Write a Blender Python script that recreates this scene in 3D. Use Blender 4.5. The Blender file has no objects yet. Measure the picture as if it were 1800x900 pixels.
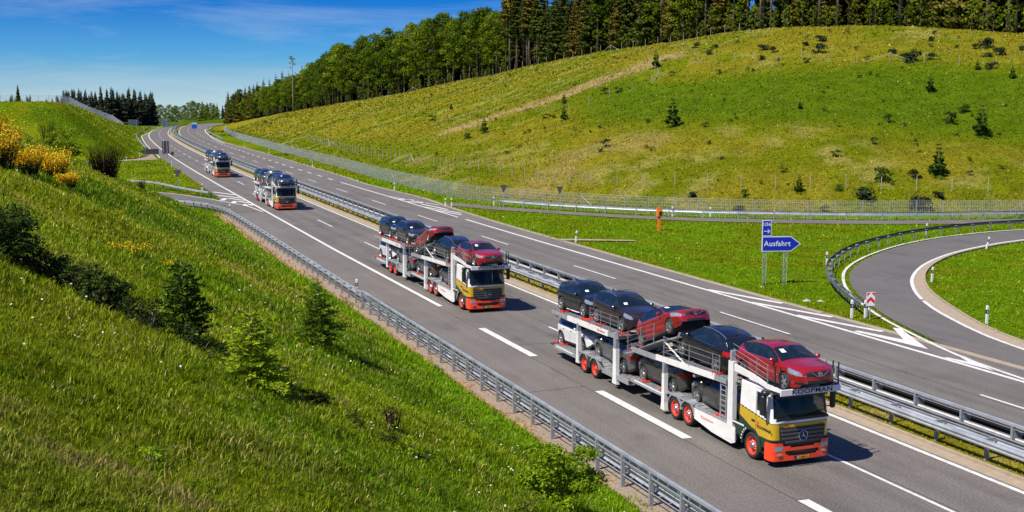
import bpy, math, random
import numpy as np
from mathutils import Vector, Matrix, Euler

# ------------------------------------------------------------------ camera, world, sun
scene = bpy.context.scene
COL = scene.collection
cam_data = bpy.data.cameras.new('camera')
cam_data.sensor_width = 36.0
cam_data.lens = 41.0
cam_data.clip_start = 0.1
cam_data.clip_end = 9000.0
cam = bpy.data.objects.new('camera', cam_data)
COL.objects.link(cam)
cam.location = (0.0, 0.0, 13.0)
cam.rotation_euler = (math.radians(90 - 7.558), 0.0, math.radians(-21.149))
scene.camera = cam

SUN_EL = math.radians(54)
SUN_AZ = math.atan2(-0.955, -0.29)          # heading of the sun seen from the road (x, y)
sun_dir = Vector((math.sin(SUN_AZ) * math.cos(SUN_EL), math.cos(SUN_AZ) * math.cos(SUN_EL), math.sin(SUN_EL)))
world = bpy.data.worlds.new('World')
scene.world = world
world.use_nodes = True
wt = world.node_tree
wt.nodes.clear()
def wn(t): return wt.nodes.new(t)
wo = wn('ShaderNodeOutputWorld'); bg = wn('ShaderNodeBackground'); sky = wn('ShaderNodeTexSky')
sky.sky_type = 'NISHITA'; sky.sun_disc = False
sky.sun_elevation = SUN_EL; sky.sun_rotation = SUN_AZ
sky.altitude = 300; sky.air_density = 1.0; sky.dust_density = 0.0; sky.ozone_density = 3.0
tc = wn('ShaderNodeTexCoord'); sep = wn('ShaderNodeSeparateXYZ'); mx = wn('ShaderNodeMath'); mx.operation = 'MAXIMUM'; mx.inputs[1].default_value = 0.03
cmb = wn('ShaderNodeCombineXYZ')
wt.links.new(tc.outputs['Generated'], sep.inputs[0]); wt.links.new(sep.outputs[2], mx.inputs[0])
wt.links.new(sep.outputs[0], cmb.inputs[0]); wt.links.new(sep.outputs[1], cmb.inputs[1]); wt.links.new(mx.outputs[0], cmb.inputs[2])
wt.links.new(cmb.outputs[0], sky.inputs['Vector'])
hs = wn('ShaderNodeHueSaturation'); hs.inputs['Saturation'].default_value = 1.15; hs.inputs['Hue'].default_value = 0.51; hs.inputs['Value'].default_value = 1.0
wt.links.new(sky.outputs[0], hs.inputs['Color'])
# thin cirrus, stretched along one direction of the sky
mp = wn('ShaderNodeMapping'); mp.inputs['Rotation'].default_value = (0.0, 0.25, 0.5); mp.inputs['Scale'].default_value = (2.2, 2.2, 16.0)
ns = wn('ShaderNodeTexNoise'); ns.inputs['Scale'].default_value = 1.6; ns.inputs['Detail'].default_value = 7; ns.inputs['Roughness'].default_value = 0.62; ns.inputs['Distortion'].default_value = 0.5
rp = wn('ShaderNodeValToRGB'); rp.color_ramp.elements[0].position = 0.47; rp.color_ramp.elements[1].position = 0.85
wt.links.new(tc.outputs['Generated'], mp.inputs[0]); wt.links.new(mp.outputs[0], ns.inputs[0]); wt.links.new(ns.outputs[0], rp.inputs[0])
cm = wn('ShaderNodeMath'); cm.operation = 'MULTIPLY'; cm.inputs[1].default_value = 0.42
wt.links.new(rp.outputs[0], cm.inputs[0])
mixc = wn('ShaderNodeMix'); mixc.data_type = 'RGBA'; mixc.inputs['B'].default_value = (6.2, 6.9, 7.8, 1)
tr = wn('ShaderNodeValToRGB'); els = tr.color_ramp.elements
els[0].position = 0.0; els[0].color = (.62, .76, 1, 1); els[1].position = 1.0; els[1].color = (.30, .60, 1, 1)
for p_, c_ in ((.035, (.17, .50, 1.0, 1)), (.09, (.006, .27, .80, 1)), (.35, (.14, .48, 1, 1))):
    e_ = els.new(p_); e_.color = c_
wt.links.new(sep.outputs[2], tr.inputs[0])
tm = wn('ShaderNodeMix'); tm.data_type = 'RGBA'; tm.blend_type = 'MULTIPLY'; tm.inputs['Factor'].default_value = 1.0
wt.links.new(hs.outputs[0], tm.inputs['A']); wt.links.new(tr.outputs[0], tm.inputs['B'])
wt.links.new(cm.outputs[0], mixc.inputs['Factor']); wt.links.new(tm.outputs['Result'], mixc.inputs['A'])
wt.links.new(mixc.outputs['Result'], bg.inputs[0]); bg.inputs[1].default_value = 0.085
wt.links.new(bg.outputs[0], wo.inputs[0])

sd = bpy.data.lights.new('sun', 'SUN'); sd.energy = 4.6; sd.angle = math.radians(0.5); sd.color = (1.0, 0.94, 0.84)
so = bpy.data.objects.new('sun', sd); COL.objects.link(so)
so.rotation_euler = (-sun_dir).to_track_quat('-Z', 'Y').to_euler(); so.location = (-60, -20, 90)
scene.view_settings.view_transform = 'Standard'; scene.view_settings.look = 'None'
scene.view_settings.exposure = 0.42; scene.view_settings.gamma = 1.0; scene.view_settings.use_curve_mapping = False
scene.cycles.max_bounces = 6; scene.cycles.transparent_max_bounces = 16

R = random.Random(5)
NR = np.random.RandomState(11)
rad = math.radians

# ------------------------------------------------------------------ materials
MATS = {}
def mat(name, color, rough=0.6, metal=0.0, coat=0.0, var=0.0, scale=3.0, bump=0.0, bscale=40.0, spec=0.5, stretch=None):
    if name in MATS: return MATS[name]
    m = bpy.data.materials.new(name); m.use_nodes = True
    nt = m.node_tree; b = nt.nodes['Principled BSDF']
    b.inputs['Base Color'].default_value = (*color, 1); b.inputs['Roughness'].default_value = rough
    b.inputs['Metallic'].default_value = metal; b.inputs['Coat Weight'].default_value = coat; b.inputs['Coat Roughness'].default_value = 0.04
    b.inputs['Specular IOR Level'].default_value = spec
    if var or bump:
        t = nt.nodes.new('ShaderNodeTexCoord')
        mpn = nt.nodes.new('ShaderNodeMapping'); nt.links.new(t.outputs['Object'], mpn.inputs[0])
        if stretch: mpn.inputs['Scale'].default_value = stretch
    if var:
        n = nt.nodes.new('ShaderNodeTexNoise'); n.inputs['Scale'].default_value = scale; n.inputs['Detail'].default_value = 6; n.inputs['Roughness'].default_value = 0.65
        nt.links.new(mpn.outputs[0], n.inputs[0])
        r = nt.nodes.new('ShaderNodeMapRange'); r.inputs[1].default_value = 0.3; r.inputs[2].default_value = 0.7
        r.inputs[3].default_value = 1 - var; r.inputs[4].default_value = 1 + var
        mxn = nt.nodes.new('ShaderNodeMix'); mxn.data_type = 'RGBA'; mxn.blend_type = 'MULTIPLY'; mxn.inputs['Factor'].default_value = 1
        nt.links.new(n.outputs[0], r.inputs[0]); nt.links.new(r.outputs[0], mxn.inputs['B']); mxn.inputs['A'].default_value = (*color, 1)
        nt.links.new(mxn.outputs['Result'], b.inputs['Base Color'])
    if bump:
        n2 = nt.nodes.new('ShaderNodeTexNoise'); n2.inputs['Scale'].default_value = bscale; n2.inputs['Detail'].default_value = 4
        bp = nt.nodes.new('ShaderNodeBump'); bp.inputs['Strength'].default_value = bump; bp.inputs['Distance'].default_value = 0.05
        nt.links.new(mpn.outputs[0], n2.inputs[0]); nt.links.new(n2.outputs[0], bp.inputs['Height']); nt.links.new(bp.outputs[0], b.inputs['Normal'])
    MATS[name] = m
    return m

def leafmat(name, c1, c2, c3=None, trans=0.35, rough=0.55, attr=False):
    """foliage: every leaf / blade face-island gets its own natural hue"""
    m = bpy.data.materials.new(name); m.use_nodes = True
    nt = m.node_tree; b = nt.nodes['Principled BSDF']; out = nt.nodes['Material Output']
    g = nt.nodes.new('ShaderNodeNewGeometry'); cr = nt.nodes.new('ShaderNodeValToRGB')
    cr.color_ramp.elements[0].color = (*c1, 1); cr.color_ramp.elements[1].color = (*c2, 1)
    if c3:
        e = cr.color_ramp.elements.new(0.9); e.color = (*c2, 1); cr.color_ramp.elements[2].color = (*c3, 1)
    nt.links.new(g.outputs['Random Per Island'], cr.inputs[0])
    col = cr.outputs[0]
    if attr:
        a = nt.nodes.new('ShaderNodeAttribute'); a.attribute_name = 'gcol'
        mr = nt.nodes.new('ShaderNodeMapRange'); mr.inputs[3].default_value = 0.62; mr.inputs[4].default_value = 1.55
        nt.links.new(g.outputs['Random Per Island'], mr.inputs[0])
        mm = nt.nodes.new('ShaderNodeMix'); mm.data_type = 'RGBA'; mm.blend_type = 'MULTIPLY'; mm.inputs['Factor'].default_value = 1
        nt.links.new(a.outputs['Color'], mm.inputs['A']); nt.links.new(mr.outputs[0], mm.inputs['B'])
        col = mm.outputs['Result']
    oi = nt.nodes.new('ShaderNodeObjectInfo'); mr2 = nt.nodes.new('ShaderNodeMapRange'); mr2.inputs[3].default_value = 0.72; mr2.inputs[4].default_value = 1.3
    nt.links.new(oi.outputs['Random'], mr2.inputs[0])
    m2 = nt.nodes.new('ShaderNodeMix'); m2.data_type = 'RGBA'; m2.blend_type = 'MULTIPLY'; m2.inputs['Factor'].default_value = 1.0
    nt.links.new(col, m2.inputs['A']); nt.links.new(mr2.outputs[0], m2.inputs['B'])
    nt.links.new(m2.outputs['Result'], b.inputs['Base Color'])
    b.inputs['Roughness'].default_value = rough; b.inputs['Specular IOR Level'].default_value = 0.08
    tr = nt.nodes.new('ShaderNodeBsdfTranslucent'); ms = nt.nodes.new('ShaderNodeMixShader'); ms.inputs[0].default_value = trans
    nt.links.new(m2.outputs['Result'], tr.inputs[0])
    nt.links.new(b.outputs[0], ms.inputs[1]); nt.links.new(tr.outputs[0], ms.inputs[2]); nt.links.new(ms.outputs[0], out.inputs[0])
    MATS[name] = m
    return m

def ground_mat():
    m = bpy.data.materials.new('meadow_ground'); m.use_nodes = True
    nt = m.node_tree; b = nt.nodes['Principled BSDF']
    a = nt.nodes.new('ShaderNodeAttribute'); a.attribute_name = 'gcol'
    t = nt.nodes.new('ShaderNodeTexCoord')
    last = a.outputs['Color']
    for sc, lo, hi in ((2.2, 0.6, 1.4), (0.35, 0.72, 1.25), (9.0, 0.7, 1.3)):
        n = nt.nodes.new('ShaderNodeTexNoise'); n.inputs['Scale'].default_value = sc; n.inputs['Detail'].default_value = 8; n.inputs['Roughness'].default_value = 0.72
        nt.links.new(t.outputs['Object'], n.inputs[0])
        r = nt.nodes.new('ShaderNodeMapRange'); r.inputs[1].default_value = 0.34; r.inputs[2].default_value = 0.66; r.inputs[3].default_value = lo; r.inputs[4].default_value = hi
        nt.links.new(n.outputs[0], r.inputs[0])
        mm = nt.nodes.new('ShaderNodeMix'); mm.data_type = 'RGBA'; mm.blend_type = 'MULTIPLY'; mm.inputs['Factor'].default_value = 1
        nt.links.new(last, mm.inputs['A']); nt.links.new(r.outputs[0], mm.inputs['B']); last = mm.outputs['Result']
    nt.links.new(last, b.inputs['Base Color'])
    b.inputs['Roughness'].default_value = 1.0; b.inputs['Specular IOR Level'].default_value = 0.0
    n = nt.nodes.new('ShaderNodeTexNoise'); n.inputs['Scale'].default_value = 1.6; n.inputs['Detail'].default_value = 9; n.inputs['Roughness'].default_value = 0.75
    nt.links.new(t.outputs['Object'], n.inputs[0])
    bp = nt.nodes.new('ShaderNodeBump'); bp.inputs['Strength'].default_value = 1.0; bp.inputs['Distance'].default_value = 0.5
    nt.links.new(n.outputs[0], bp.inputs['Height']); nt.links.new(bp.outputs[0], b.inputs['Normal'])
    return m

def asphalt_mat(name, base, wear=False):
    m = bpy.data.materials.new(name); m.use_nodes = True
    nt = m.node_tree; b = nt.nodes['Principled BSDF']; t = nt.nodes.new('ShaderNodeTexCoord')
    last = None
    def layer(scale, det, lo, hi, stretch=(1, 1, 1), a=0.35, z=0.65):
        nonlocal last
        mpn = nt.nodes.new('ShaderNodeMapping'); mpn.inputs['Scale'].default_value = stretch
        n = nt.nodes.new('ShaderNodeTexNoise'); n.inputs['Scale'].default_value = scale; n.inputs['Detail'].default_value = det; n.inputs['Roughness'].default_value = 0.7
        r = nt.nodes.new('ShaderNodeMapRange'); r.inputs[1].default_value = a; r.inputs[2].default_value = z; r.inputs[3].default_value = lo; r.inputs[4].default_value = hi
        mm = nt.nodes.new('ShaderNodeMix'); mm.data_type = 'RGBA'; mm.blend_type = 'MULTIPLY'; mm.inputs['Factor'].default_value = 1
        nt.links.new(t.outputs['Object'], mpn.inputs[0]); nt.links.new(mpn.outputs[0], n.inputs[0]); nt.links.new(n.outputs[0], r.inputs[0])
        if last is None: mm.inputs['A'].default_value = (*base, 1)
        else: nt.links.new(last, mm.inputs['A'])
        nt.links.new(r.outputs[0], mm.inputs['B']); last = mm.outputs['Result']
    layer(14.0, 3, 0.62, 1.4)            # aggregate
    layer(0.9, 4, 0.92, 1.08, (1.6, 0.05, 1))   # wheel-track streaks along the road
    layer(0.12, 5, 0.9, 1.1)             # patches of age
    layer(0.55, 3, 0.80, 1.04, (1, .35, 1), .28, .46)     # oil and rubber stains
    if wear:
        at = nt.nodes.new('ShaderNodeAttribute'); at.attribute_name = 'gcol'
        mw = nt.nodes.new('ShaderNodeMix'); mw.data_type = 'RGBA'; mw.blend_type = 'MULTIPLY'; mw.inputs['Factor'].default_value = 1
        nt.links.new(last, mw.inputs['A']); nt.links.new(at.outputs['Color'], mw.inputs['B']); last = mw.outputs['Result']
    nt.links.new(last, b.inputs['Base Color']); b.inputs['Roughness'].default_value = 0.85; b.inputs['Specular IOR Level'].default_value = 0.3
    n = nt.nodes.new('ShaderNodeTexNoise'); n.inputs['Scale'].default_value = 60; n.inputs['Detail'].default_value = 2
    bp = nt.nodes.new('ShaderNodeBump'); bp.inputs['Strength'].default_value = 0.5; bp.inputs['Distance'].default_value = 0.01
    nt.links.new(t.outputs['Object'], n.inputs[0]); nt.links.new(n.outputs[0], bp.inputs['Height']); nt.links.new(bp.outputs[0], b.inputs['Normal'])
    return m

M = {}
M['ground'] = ground_mat()
M['asphalt'] = asphalt_mat('asphalt', (0.152, 0.133, 0.118))
M['asphalt_worn'] = asphalt_mat('asphalt_worn', (0.153, 0.138, 0.122), True)
M['asphalt_new'] = asphalt_mat('asphalt_ramp', (0.130, 0.119, 0.110))
M['paint'] = mat('road_paint', (0.66, 0.64, 0.60), 0.75, var=0.26, scale=3.5)
M['tan'] = mat('gutter_concrete', (0.36, 0.285, 0.20), 0.9, var=0.18, scale=2.5)
M['gravel'] = mat('verge_gravel', (0.30, 0.23, 0.165), 0.95, var=0.45, scale=9, bump=0.8, bscale=20)
M['galv'] = mat('galvanised_steel', (0.50, 0.53, 0.56), 0.45, 0.5, var=0.28, scale=1.1)
M['galv_dull'] = mat('dull_steel', (0.34, 0.36, 0.38), 0.6, 0.35, var=0.18, scale=3)
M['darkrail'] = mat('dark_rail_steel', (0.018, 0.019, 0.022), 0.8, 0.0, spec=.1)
M['white'] = mat('white_paint', (0.80, 0.80, 0.78), 0.35, var=0.09, scale=3, coat=0.3)
M['postwhite'] = mat('post_plastic', (0.82, 0.82, 0.80), 0.5)
M['black'] = mat('black_plastic', (0.018, 0.018, 0.02), 0.45)
M['blackpaint'] = mat('black_lettering', (0.012, 0.012, 0.014), 0.5)
M['rubber'] = mat('tyre_rubber', (0.022, 0.022, 0.023), 0.8, var=0.2, scale=8)
M['yellow'] = mat('cab_gold', (0.58, 0.38, 0.012), 0.32, coat=0.6, var=0.04)
M['green'] = mat('cab_green', (0.005, 0.034, 0.018), 0.35, coat=0.5)
M['orange'] = mat('cab_orange', (0.90, 0.060, 0.010), 0.32, coat=0.6, var=0.04)
M['redrim'] = mat('rim_red', (0.72, 0.05, 0.02), 0.4, coat=0.3)
M['strapred'] = mat('strap_red', (0.70, 0.04, 0.02), 0.55)
M['redtext'] = mat('red_lettering', (0.65, 0.05, 0.03), 0.5)
M['glass'] = mat('dark_glass', (0.010, 0.022, 0.034), 0.04, spec=0.8)
M['cabglass'] = mat('cab_glass', (0.010, 0.018, 0.021), 0.035, spec=0.4)
def see_through(m, a):
    m.node_tree.nodes['Principled BSDF'].inputs['Alpha'].default_value = a
see_through(M['cabglass'], .62); see_through(M['glass'], .74)
M['seat'] = mat('seat_cloth', (.10, .10, .11), .9); M['dash'] = mat('dashboard', (.13, .13, .14), .8); M['seatlight'] = mat('seat_light', (.45, .43, .40), .9)
M['chrome'] = mat('chrome', (0.75, 0.76, 0.78), 0.14, 1.0)
M['silver'] = mat('alloy_silver', (0.52, 0.53, 0.54), 0.28, 0.85)
M['alloydark'] = mat('alloy_dark', (0.05, 0.05, 0.055), 0.4, 0.5)
M['lamp'] = mat('headlamp_glass', (0.42, 0.45, 0.49), 0.10, 0.5, coat=1.0, var=0.3, scale=9)
M['tail'] = mat('taillight_red', (0.40, 0.010, 0.012), 0.12, coat=1.0)
M['deck'] = mat('deck_plate', (0.30, 0.31, 0.32), 0.55, 0.35, var=0.35, scale=6, bump=0.6, bscale=30)
M['deckgrey'] = mat('grey_frame', (0.33, 0.35, 0.37), 0.5, 0.2, var=0.15, scale=3)
M['chassis'] = mat('chassis_dark', (0.035, 0.037, 0.04), 0.7, var=0.3, scale=6)
M['plate'] = mat('plate_yellow', (0.75, 0.50, 0.02), 0.5)
M['plateblue'] = mat('plate_blue', (0.01, 0.03, 0.35), 0.5)
M['signblue'] = mat('sign_blue', (0.006, 0.022, 0.42), 0.4)
M['signwhite'] = mat('sign_white', (0.72, 0.76, 0.80), 0.4)
M['signred'] = mat('sign_red', (0.62, 0.02, 0.02), 0.4)
M['signback'] = mat('sign_back', (0.055, 0.06, 0.07), 0.6, 0.2)
M['signgrey'] = mat('far_sign_back', (0.10, 0.15, 0.16), 0.6, 0.2)
M['phone'] = mat('phone_orange', (0.85, 0.19, 0.015), 0.45)
M['bark'] = mat('bark', (0.17, 0.125, 0.085), 0.9, var=0.35, scale=1.5)
M['barkpale'] = mat('bark_pale', (0.30, 0.23, 0.17), 0.9, var=0.35, scale=1.5)
M['post_wood'] = mat('fence_wood', (0.36, 0.33, 0.26), 0.9, var=0.25, scale=3)
M['wire'] = mat('fence_wire', (0.55, 0.57, 0.58), 0.6, 0.1)
M['cable'] = mat('deck_cable', (0.30, 0.31, 0.32), 0.5, 0.5)
M['sticker'] = mat('paper_sticker', (0.78, 0.80, 0.80), 0.6)
M['manhole'] = mat('cast_iron', (0.30, 0.17, 0.11), 0.8, var=0.3, scale=8)
M['stone'] = mat('pale_stone', (0.42, 0.39, 0.33), 0.9, var=0.3, scale=4)
leafmat('leaf_broad', (0.030, 0.066, 0.002), (0.135, 0.200, 0.006))
leafmat('leaf_broad_light', (0.070, 0.120, 0.003), (0.235, 0.300, 0.010))
leafmat('leaf_spruce', (0.022, 0.040, 0.006), (0.105, 0.130, 0.018), trans=0.25)
leafmat('leaf_spruce_brown', (0.055, 0.050, 0.008), (0.22, 0.185, 0.030), trans=0.25)
leafmat('leaf_spruce_haze', (0.020, 0.030, 0.018), (0.070, 0.085, 0.045), trans=0.15)  # far spruce leaves lightened and greyed in colour to stand for haze
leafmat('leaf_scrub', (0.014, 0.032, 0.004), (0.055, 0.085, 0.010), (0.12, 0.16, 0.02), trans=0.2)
leafmat('leaf_sapling_mid', (0.04, 0.085, 0.005), (0.15, 0.23, 0.014), trans=0.3)
leafmat('leaf_sapling_dark', (0.016, 0.038, 0.004), (0.065, 0.120, 0.008), (0.22, 0.32, 0.015), trans=0.2)
leafmat('leaf_sapling_light', (0.11, 0.175, 0.006), (0.33, 0.42, 0.018), trans=0.35)
leafmat('leaf_bush', (0.09, 0.165, 0.005), (0.31, 0.43, 0.014), trans=0.35)
leafmat('leaf_broom', (0.015, 0.026, 0.010), (0.050, 0.070, 0.022), trans=0.15)
leafmat('stem_brown', (0.018, 0.012, 0.008), (0.065, 0.035, 0.020), trans=0.05)
leafmat('flower_yellow', (0.75, 0.44, 0.012), (0.92, 0.70, 0.03), trans=0.3)
leafmat('flower_white', (0.65, 0.66, 0.55), (0.8, 0.8, 0.72), trans=0.3)
leafmat('grass_blade', (0.05, 0.09, 0.01), (0.2, 0.28, 0.03), trans=0.35, attr=True)

# ------------------------------------------------------------------ mesh building
class MB:
    def __init__(s): s.v = []; s.f = []; s.mi = []
    def add(s, vs, fs, mi=0):
        o = len(s.v); s.v += [tuple(p) for p in vs]; s.f += [tuple(i + o for i in f) for f in fs]; s.mi += [mi] * len(fs); return s
    def box(s, x0, x1, y0, y1, z0, z1, mi=0, bev=0.0, mtx=None):
        if bev <= 0:
            vs = [(x, y, z) for x in (x0, x1) for y in (y0, y1) for z in (z0, z1)]
            fs = [(0, 1, 3, 2), (4, 6, 7, 5), (0, 4, 5, 1), (2, 3, 7, 6), (0, 2, 6, 4), (1, 5, 7, 3)]
        else:
            b = min(bev, (x1 - x0) / 2.01, (y1 - y0) / 2.01, (z1 - z0) / 2.01); vs = []; idx = {}
            for ix, x in enumerate((x0, x1)):
                for iy, y in enumerate((y0, y1)):
                    for iz, z in enumerate((z0, z1)):
                        sx, sy, sz = (1, -1)[ix], (1, -1)[iy], (1, -1)[iz]
                        for a in range(3):
                            p = [x + sx * b, y + sy * b, z + sz * b]; p[a] = (x, y, z)[a]; idx[(ix, iy, iz, a)] = len(vs); vs.append(tuple(p))
            I = lambda *k: idx[k]
            fs = []
            for a, (u, w) in ((0, (1, 2)), (1, (0, 2)), (2, (0, 1))):
                for e in (0, 1):
                    q = []
                    for cu, cw in ((0, 0), (1, 0), (1, 1), (0, 1)):
                        k = [0, 0, 0]; k[a] = e; k[u] = cu; k[w] = cw; q.append(I(*k, a))
                    fs.append(tuple(q))
            for a in range(3):
                u, w = [i for i in range(3) if i != a]
                for cu in (0, 1):
                    for cw in (0, 1):
                        k0 = [0, 0, 0]; k1 = [0, 0, 0]; k0[a] = 0; k1[a] = 1
                        for k in (k0, k1): k[u] = cu; k[w] = cw
                        fs.append((I(*k0, u), I(*k1, u), I(*k1, w), I(*k0, w)))
            for ix in (0, 1):
                for iy in (0, 1):
                    for iz in (0, 1): fs.append((I(ix, iy, iz, 0), I(ix, iy, iz, 1), I(ix, iy, iz, 2)))
        if mtx is not None: vs = [tuple(mtx @ Vector(p)) for p in vs]
        return s.add(vs, fs, mi)
    def prism(s, poly, axis, a0, a1, mi=0):
        """poly: 2-D outline in the plane normal to axis ('x': (y,z), 'y': (x,z), 'z': (x,y))"""
        n = len(poly)
        def P(q, a): return {'x': (a, q[0], q[1]), 'y': (q[0], a, q[1]), 'z': (q[0], q[1], a)}[axis]
        vs = [P(q, a0) for q in poly] + [P(q, a1) for q in poly]
        fs = [tuple(range(n)), tuple(range(2 * n - 1, n - 1, -1))] + [(i, (i + 1) % n, n + (i + 1) % n, n + i) for i in range(n)]
        return s.add(vs, fs, mi)
    def tube(s, pts, r, n=6, mi=0, cap=True):
        pts = [Vector(p) for p in pts]; rs = r if isinstance(r, (list, tuple)) else [r] * len(pts)
        rings = []
        for i, p in enumerate(pts):
            d = (pts[min(i + 1, len(pts) - 1)] - pts[max(i - 1, 0)])
            if d.length < 1e-9: d = Vector((0, 0, 1))
            d.normalize()
            up = Vector((0, 0, 1)) if abs(d.z) < 0.9 else Vector((1, 0, 0))
            a = d.cross(up).normalized(); b = a.cross(d).normalized()
            rings.append([p + rs[i] * (math.cos(t) * a + math.sin(t) * b) for t in [2 * math.pi * k / n for k in range(n)]])
        vs = [q for ring in rings for q in ring]; fs = []
        for i in range(len(pts) - 1):
            for k in range(n): fs.append((i * n + k, i * n + (k + 1) % n, (i + 1) * n + (k + 1) % n, (i + 1) * n + k))
        if cap: fs.append(tuple(range(n - 1, -1, -1))); fs.append(tuple(range((len(pts) - 1) * n, len(pts) * n)))
        return s.add(vs, fs, mi)
    def lathe(s, prof, axis='x', n=24, c=(0, 0, 0), mi=0):
        """prof: list of (a along axis, radius)"""
        vs = []; fs = []
        for a, r in prof:
            for k in range(n):
                t = 2 * math.pi * k / n; p, q = r * math.cos(t), r * math.sin(t)
                v = {'x': (a, p, q), 'y': (p, a, q), 'z': (p, q, a)}[axis]
                vs.append((v[0] + c[0], v[1] + c[1], v[2] + c[2]))
        for i in range(len(prof) - 1):
            for k in range(n): fs.append((i * n + k, i * n + (k + 1) % n, (i + 1) * n + (k + 1) % n, (i + 1) * n + k))
        return s.add(vs, fs, mi)
    def mesh(s, name, mats, smooth=False):
        me = bpy.data.meshes.new(name); me.from_pydata(s.v, [], s.f)
        for m in (mats if isinstance(mats, (list, tuple)) else [mats]): me.materials.append(m)
        if any(s.mi): me.polygons.foreach_set('material_index', s.mi)
        if smooth: me.polygons.foreach_set('use_smooth', [True] * len(s.f))
        me.update(); return me
    def build(s, name, mats, parent=None, smooth=False, loc=None):
        return put(name, s.mesh(name, mats, smooth), parent, loc)

def put(name, me, parent=None, loc=None):
    o = bpy.data.objects.new(name, me); COL.objects.link(o)
    if parent is not None: o.parent = parent
    if loc is not None: o.location = loc
    return o
def fast_mesh(name, V, F3, mats, smooth=False, colors=None):
    """numpy mesh: V (n,3), F3 = (m,k) faces of one size k"""
    me = bpy.data.meshes.new(name); n = len(V); m, k = F3.shape
    me.vertices.add(n); me.vertices.foreach_set('co', V.astype(np.float32).ravel())
    me.loops.add(m * k); me.loops.foreach_set('vertex_index', F3.astype(np.int32).ravel())
    me.polygons.add(m); me.polygons.foreach_set('loop_start', np.arange(0, m * k, k, dtype=np.int32)); me.polygons.foreach_set('loop_total', np.full(m, k, dtype=np.int32))
    if smooth: me.polygons.foreach_set('use_smooth', np.ones(m, dtype=bool))
    for mm in (mats if isinstance(mats, (list, tuple)) else [mats]): me.materials.append(mm)
    me.update(calc_edges=True)
    if colors is not None:
        at = me.attributes.new('gcol', 'FLOAT_COLOR', 'POINT'); c4 = np.ones((n, 4), np.float32); c4[:, :3] = colors
        at.data.foreach_set('color', c4.ravel())
    return me
def empty(name, loc=(0, 0, 0), rz=0.0, parent=None):
    o = bpy.data.objects.new(name, None); COL.objects.link(o); o.location = loc; o.rotation_euler = (0, 0, rz); o.empty_display_size = 0.3
    if parent is not None: o.parent = parent
    return o
def tag(o, label=None, cat=None, group=None, kind=None):
    if label: o['label'] = label
    if cat: o['category'] = cat
    if group: o['group'] = group
    if kind: o['kind'] = kind
    return o
def copy_tree(o, parent=None, depth=0):
    c = o.copy(); COL.objects.link(c)
    if parent is not None: c.parent = parent
    for ch in KIDS.get(o.name, []) if False else o.children: copy_tree(ch, c, depth + 1)
    return c
KIDS = {}
def text_mesh(txt, size, depth=0.006, bold=0.0, shear=0.0, sx=1.0):
    cu = bpy.data.curves.new('lettering', 'FONT'); cu.body = txt; cu.size = size; cu.extrude = depth; cu.offset = bold
    cu.space_character = 1.08; cu.align_x = 'CENTER'; cu.align_y = 'CENTER'; cu.shear = shear; cu.resolution_u = 3
    o = bpy.data.objects.new('tmp_text', cu); COL.objects.link(o)
    bpy.context.view_layer.update()
    me = bpy.data.meshes.new_from_object(o)
    bpy.data.objects.remove(o); bpy.data.curves.remove(cu)
    if sx != 1.0: me.transform(Matrix.Scale(sx, 4, (1, 0, 0)))
    return me
def lettering(txt, size, m, parent, loc, rot, bold=0.0, sx=1.0, depth=0.006, name='lettering'):
    me = text_mesh(txt, size, depth, bold, 0, sx); me.materials.clear(); me.materials.append(m); me.name = name
    o = put(name, me, parent, loc); o.rotation_euler = rot
    return o

# ------------------------------------------------------------------ noise
def vnoise(x, y, seed=0):
    xi = np.floor(x).astype(np.int64); yi = np.floor(y).astype(np.int64); xf = x - xi; yf = y - yi
    def h(a, b):
        n = (a * 374761393 + b * 668265263 + seed * 1442695041) & 0x7fffffff
        n = ((n ^ (n >> 13)) * 1274126177) & 0x7fffffff
        return ((n ^ (n >> 16)) & 0xffff) / 65535.0
    u = xf * xf * (3 - 2 * xf); v = yf * yf * (3 - 2 * yf)
    return (h(xi, yi) * (1 - u) + h(xi + 1, yi) * u) * (1 - v) + (h(xi, yi + 1) * (1 - u) + h(xi + 1, yi + 1) * u) * v
def fbm(x, y, seed=0, oct=4, gain=0.5):
    s = 0; a = 1; t = 0
    for i in range(oct): s = s + a * vnoise(x * 2 ** i, y * 2 ** i, seed + i * 17); t += a; a *= gain
    return s / t
def sstep(a, b, x):
    t = np.clip((x - a) / (b - a), 0, 1); return t * t * (3 - 2 * t)

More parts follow.
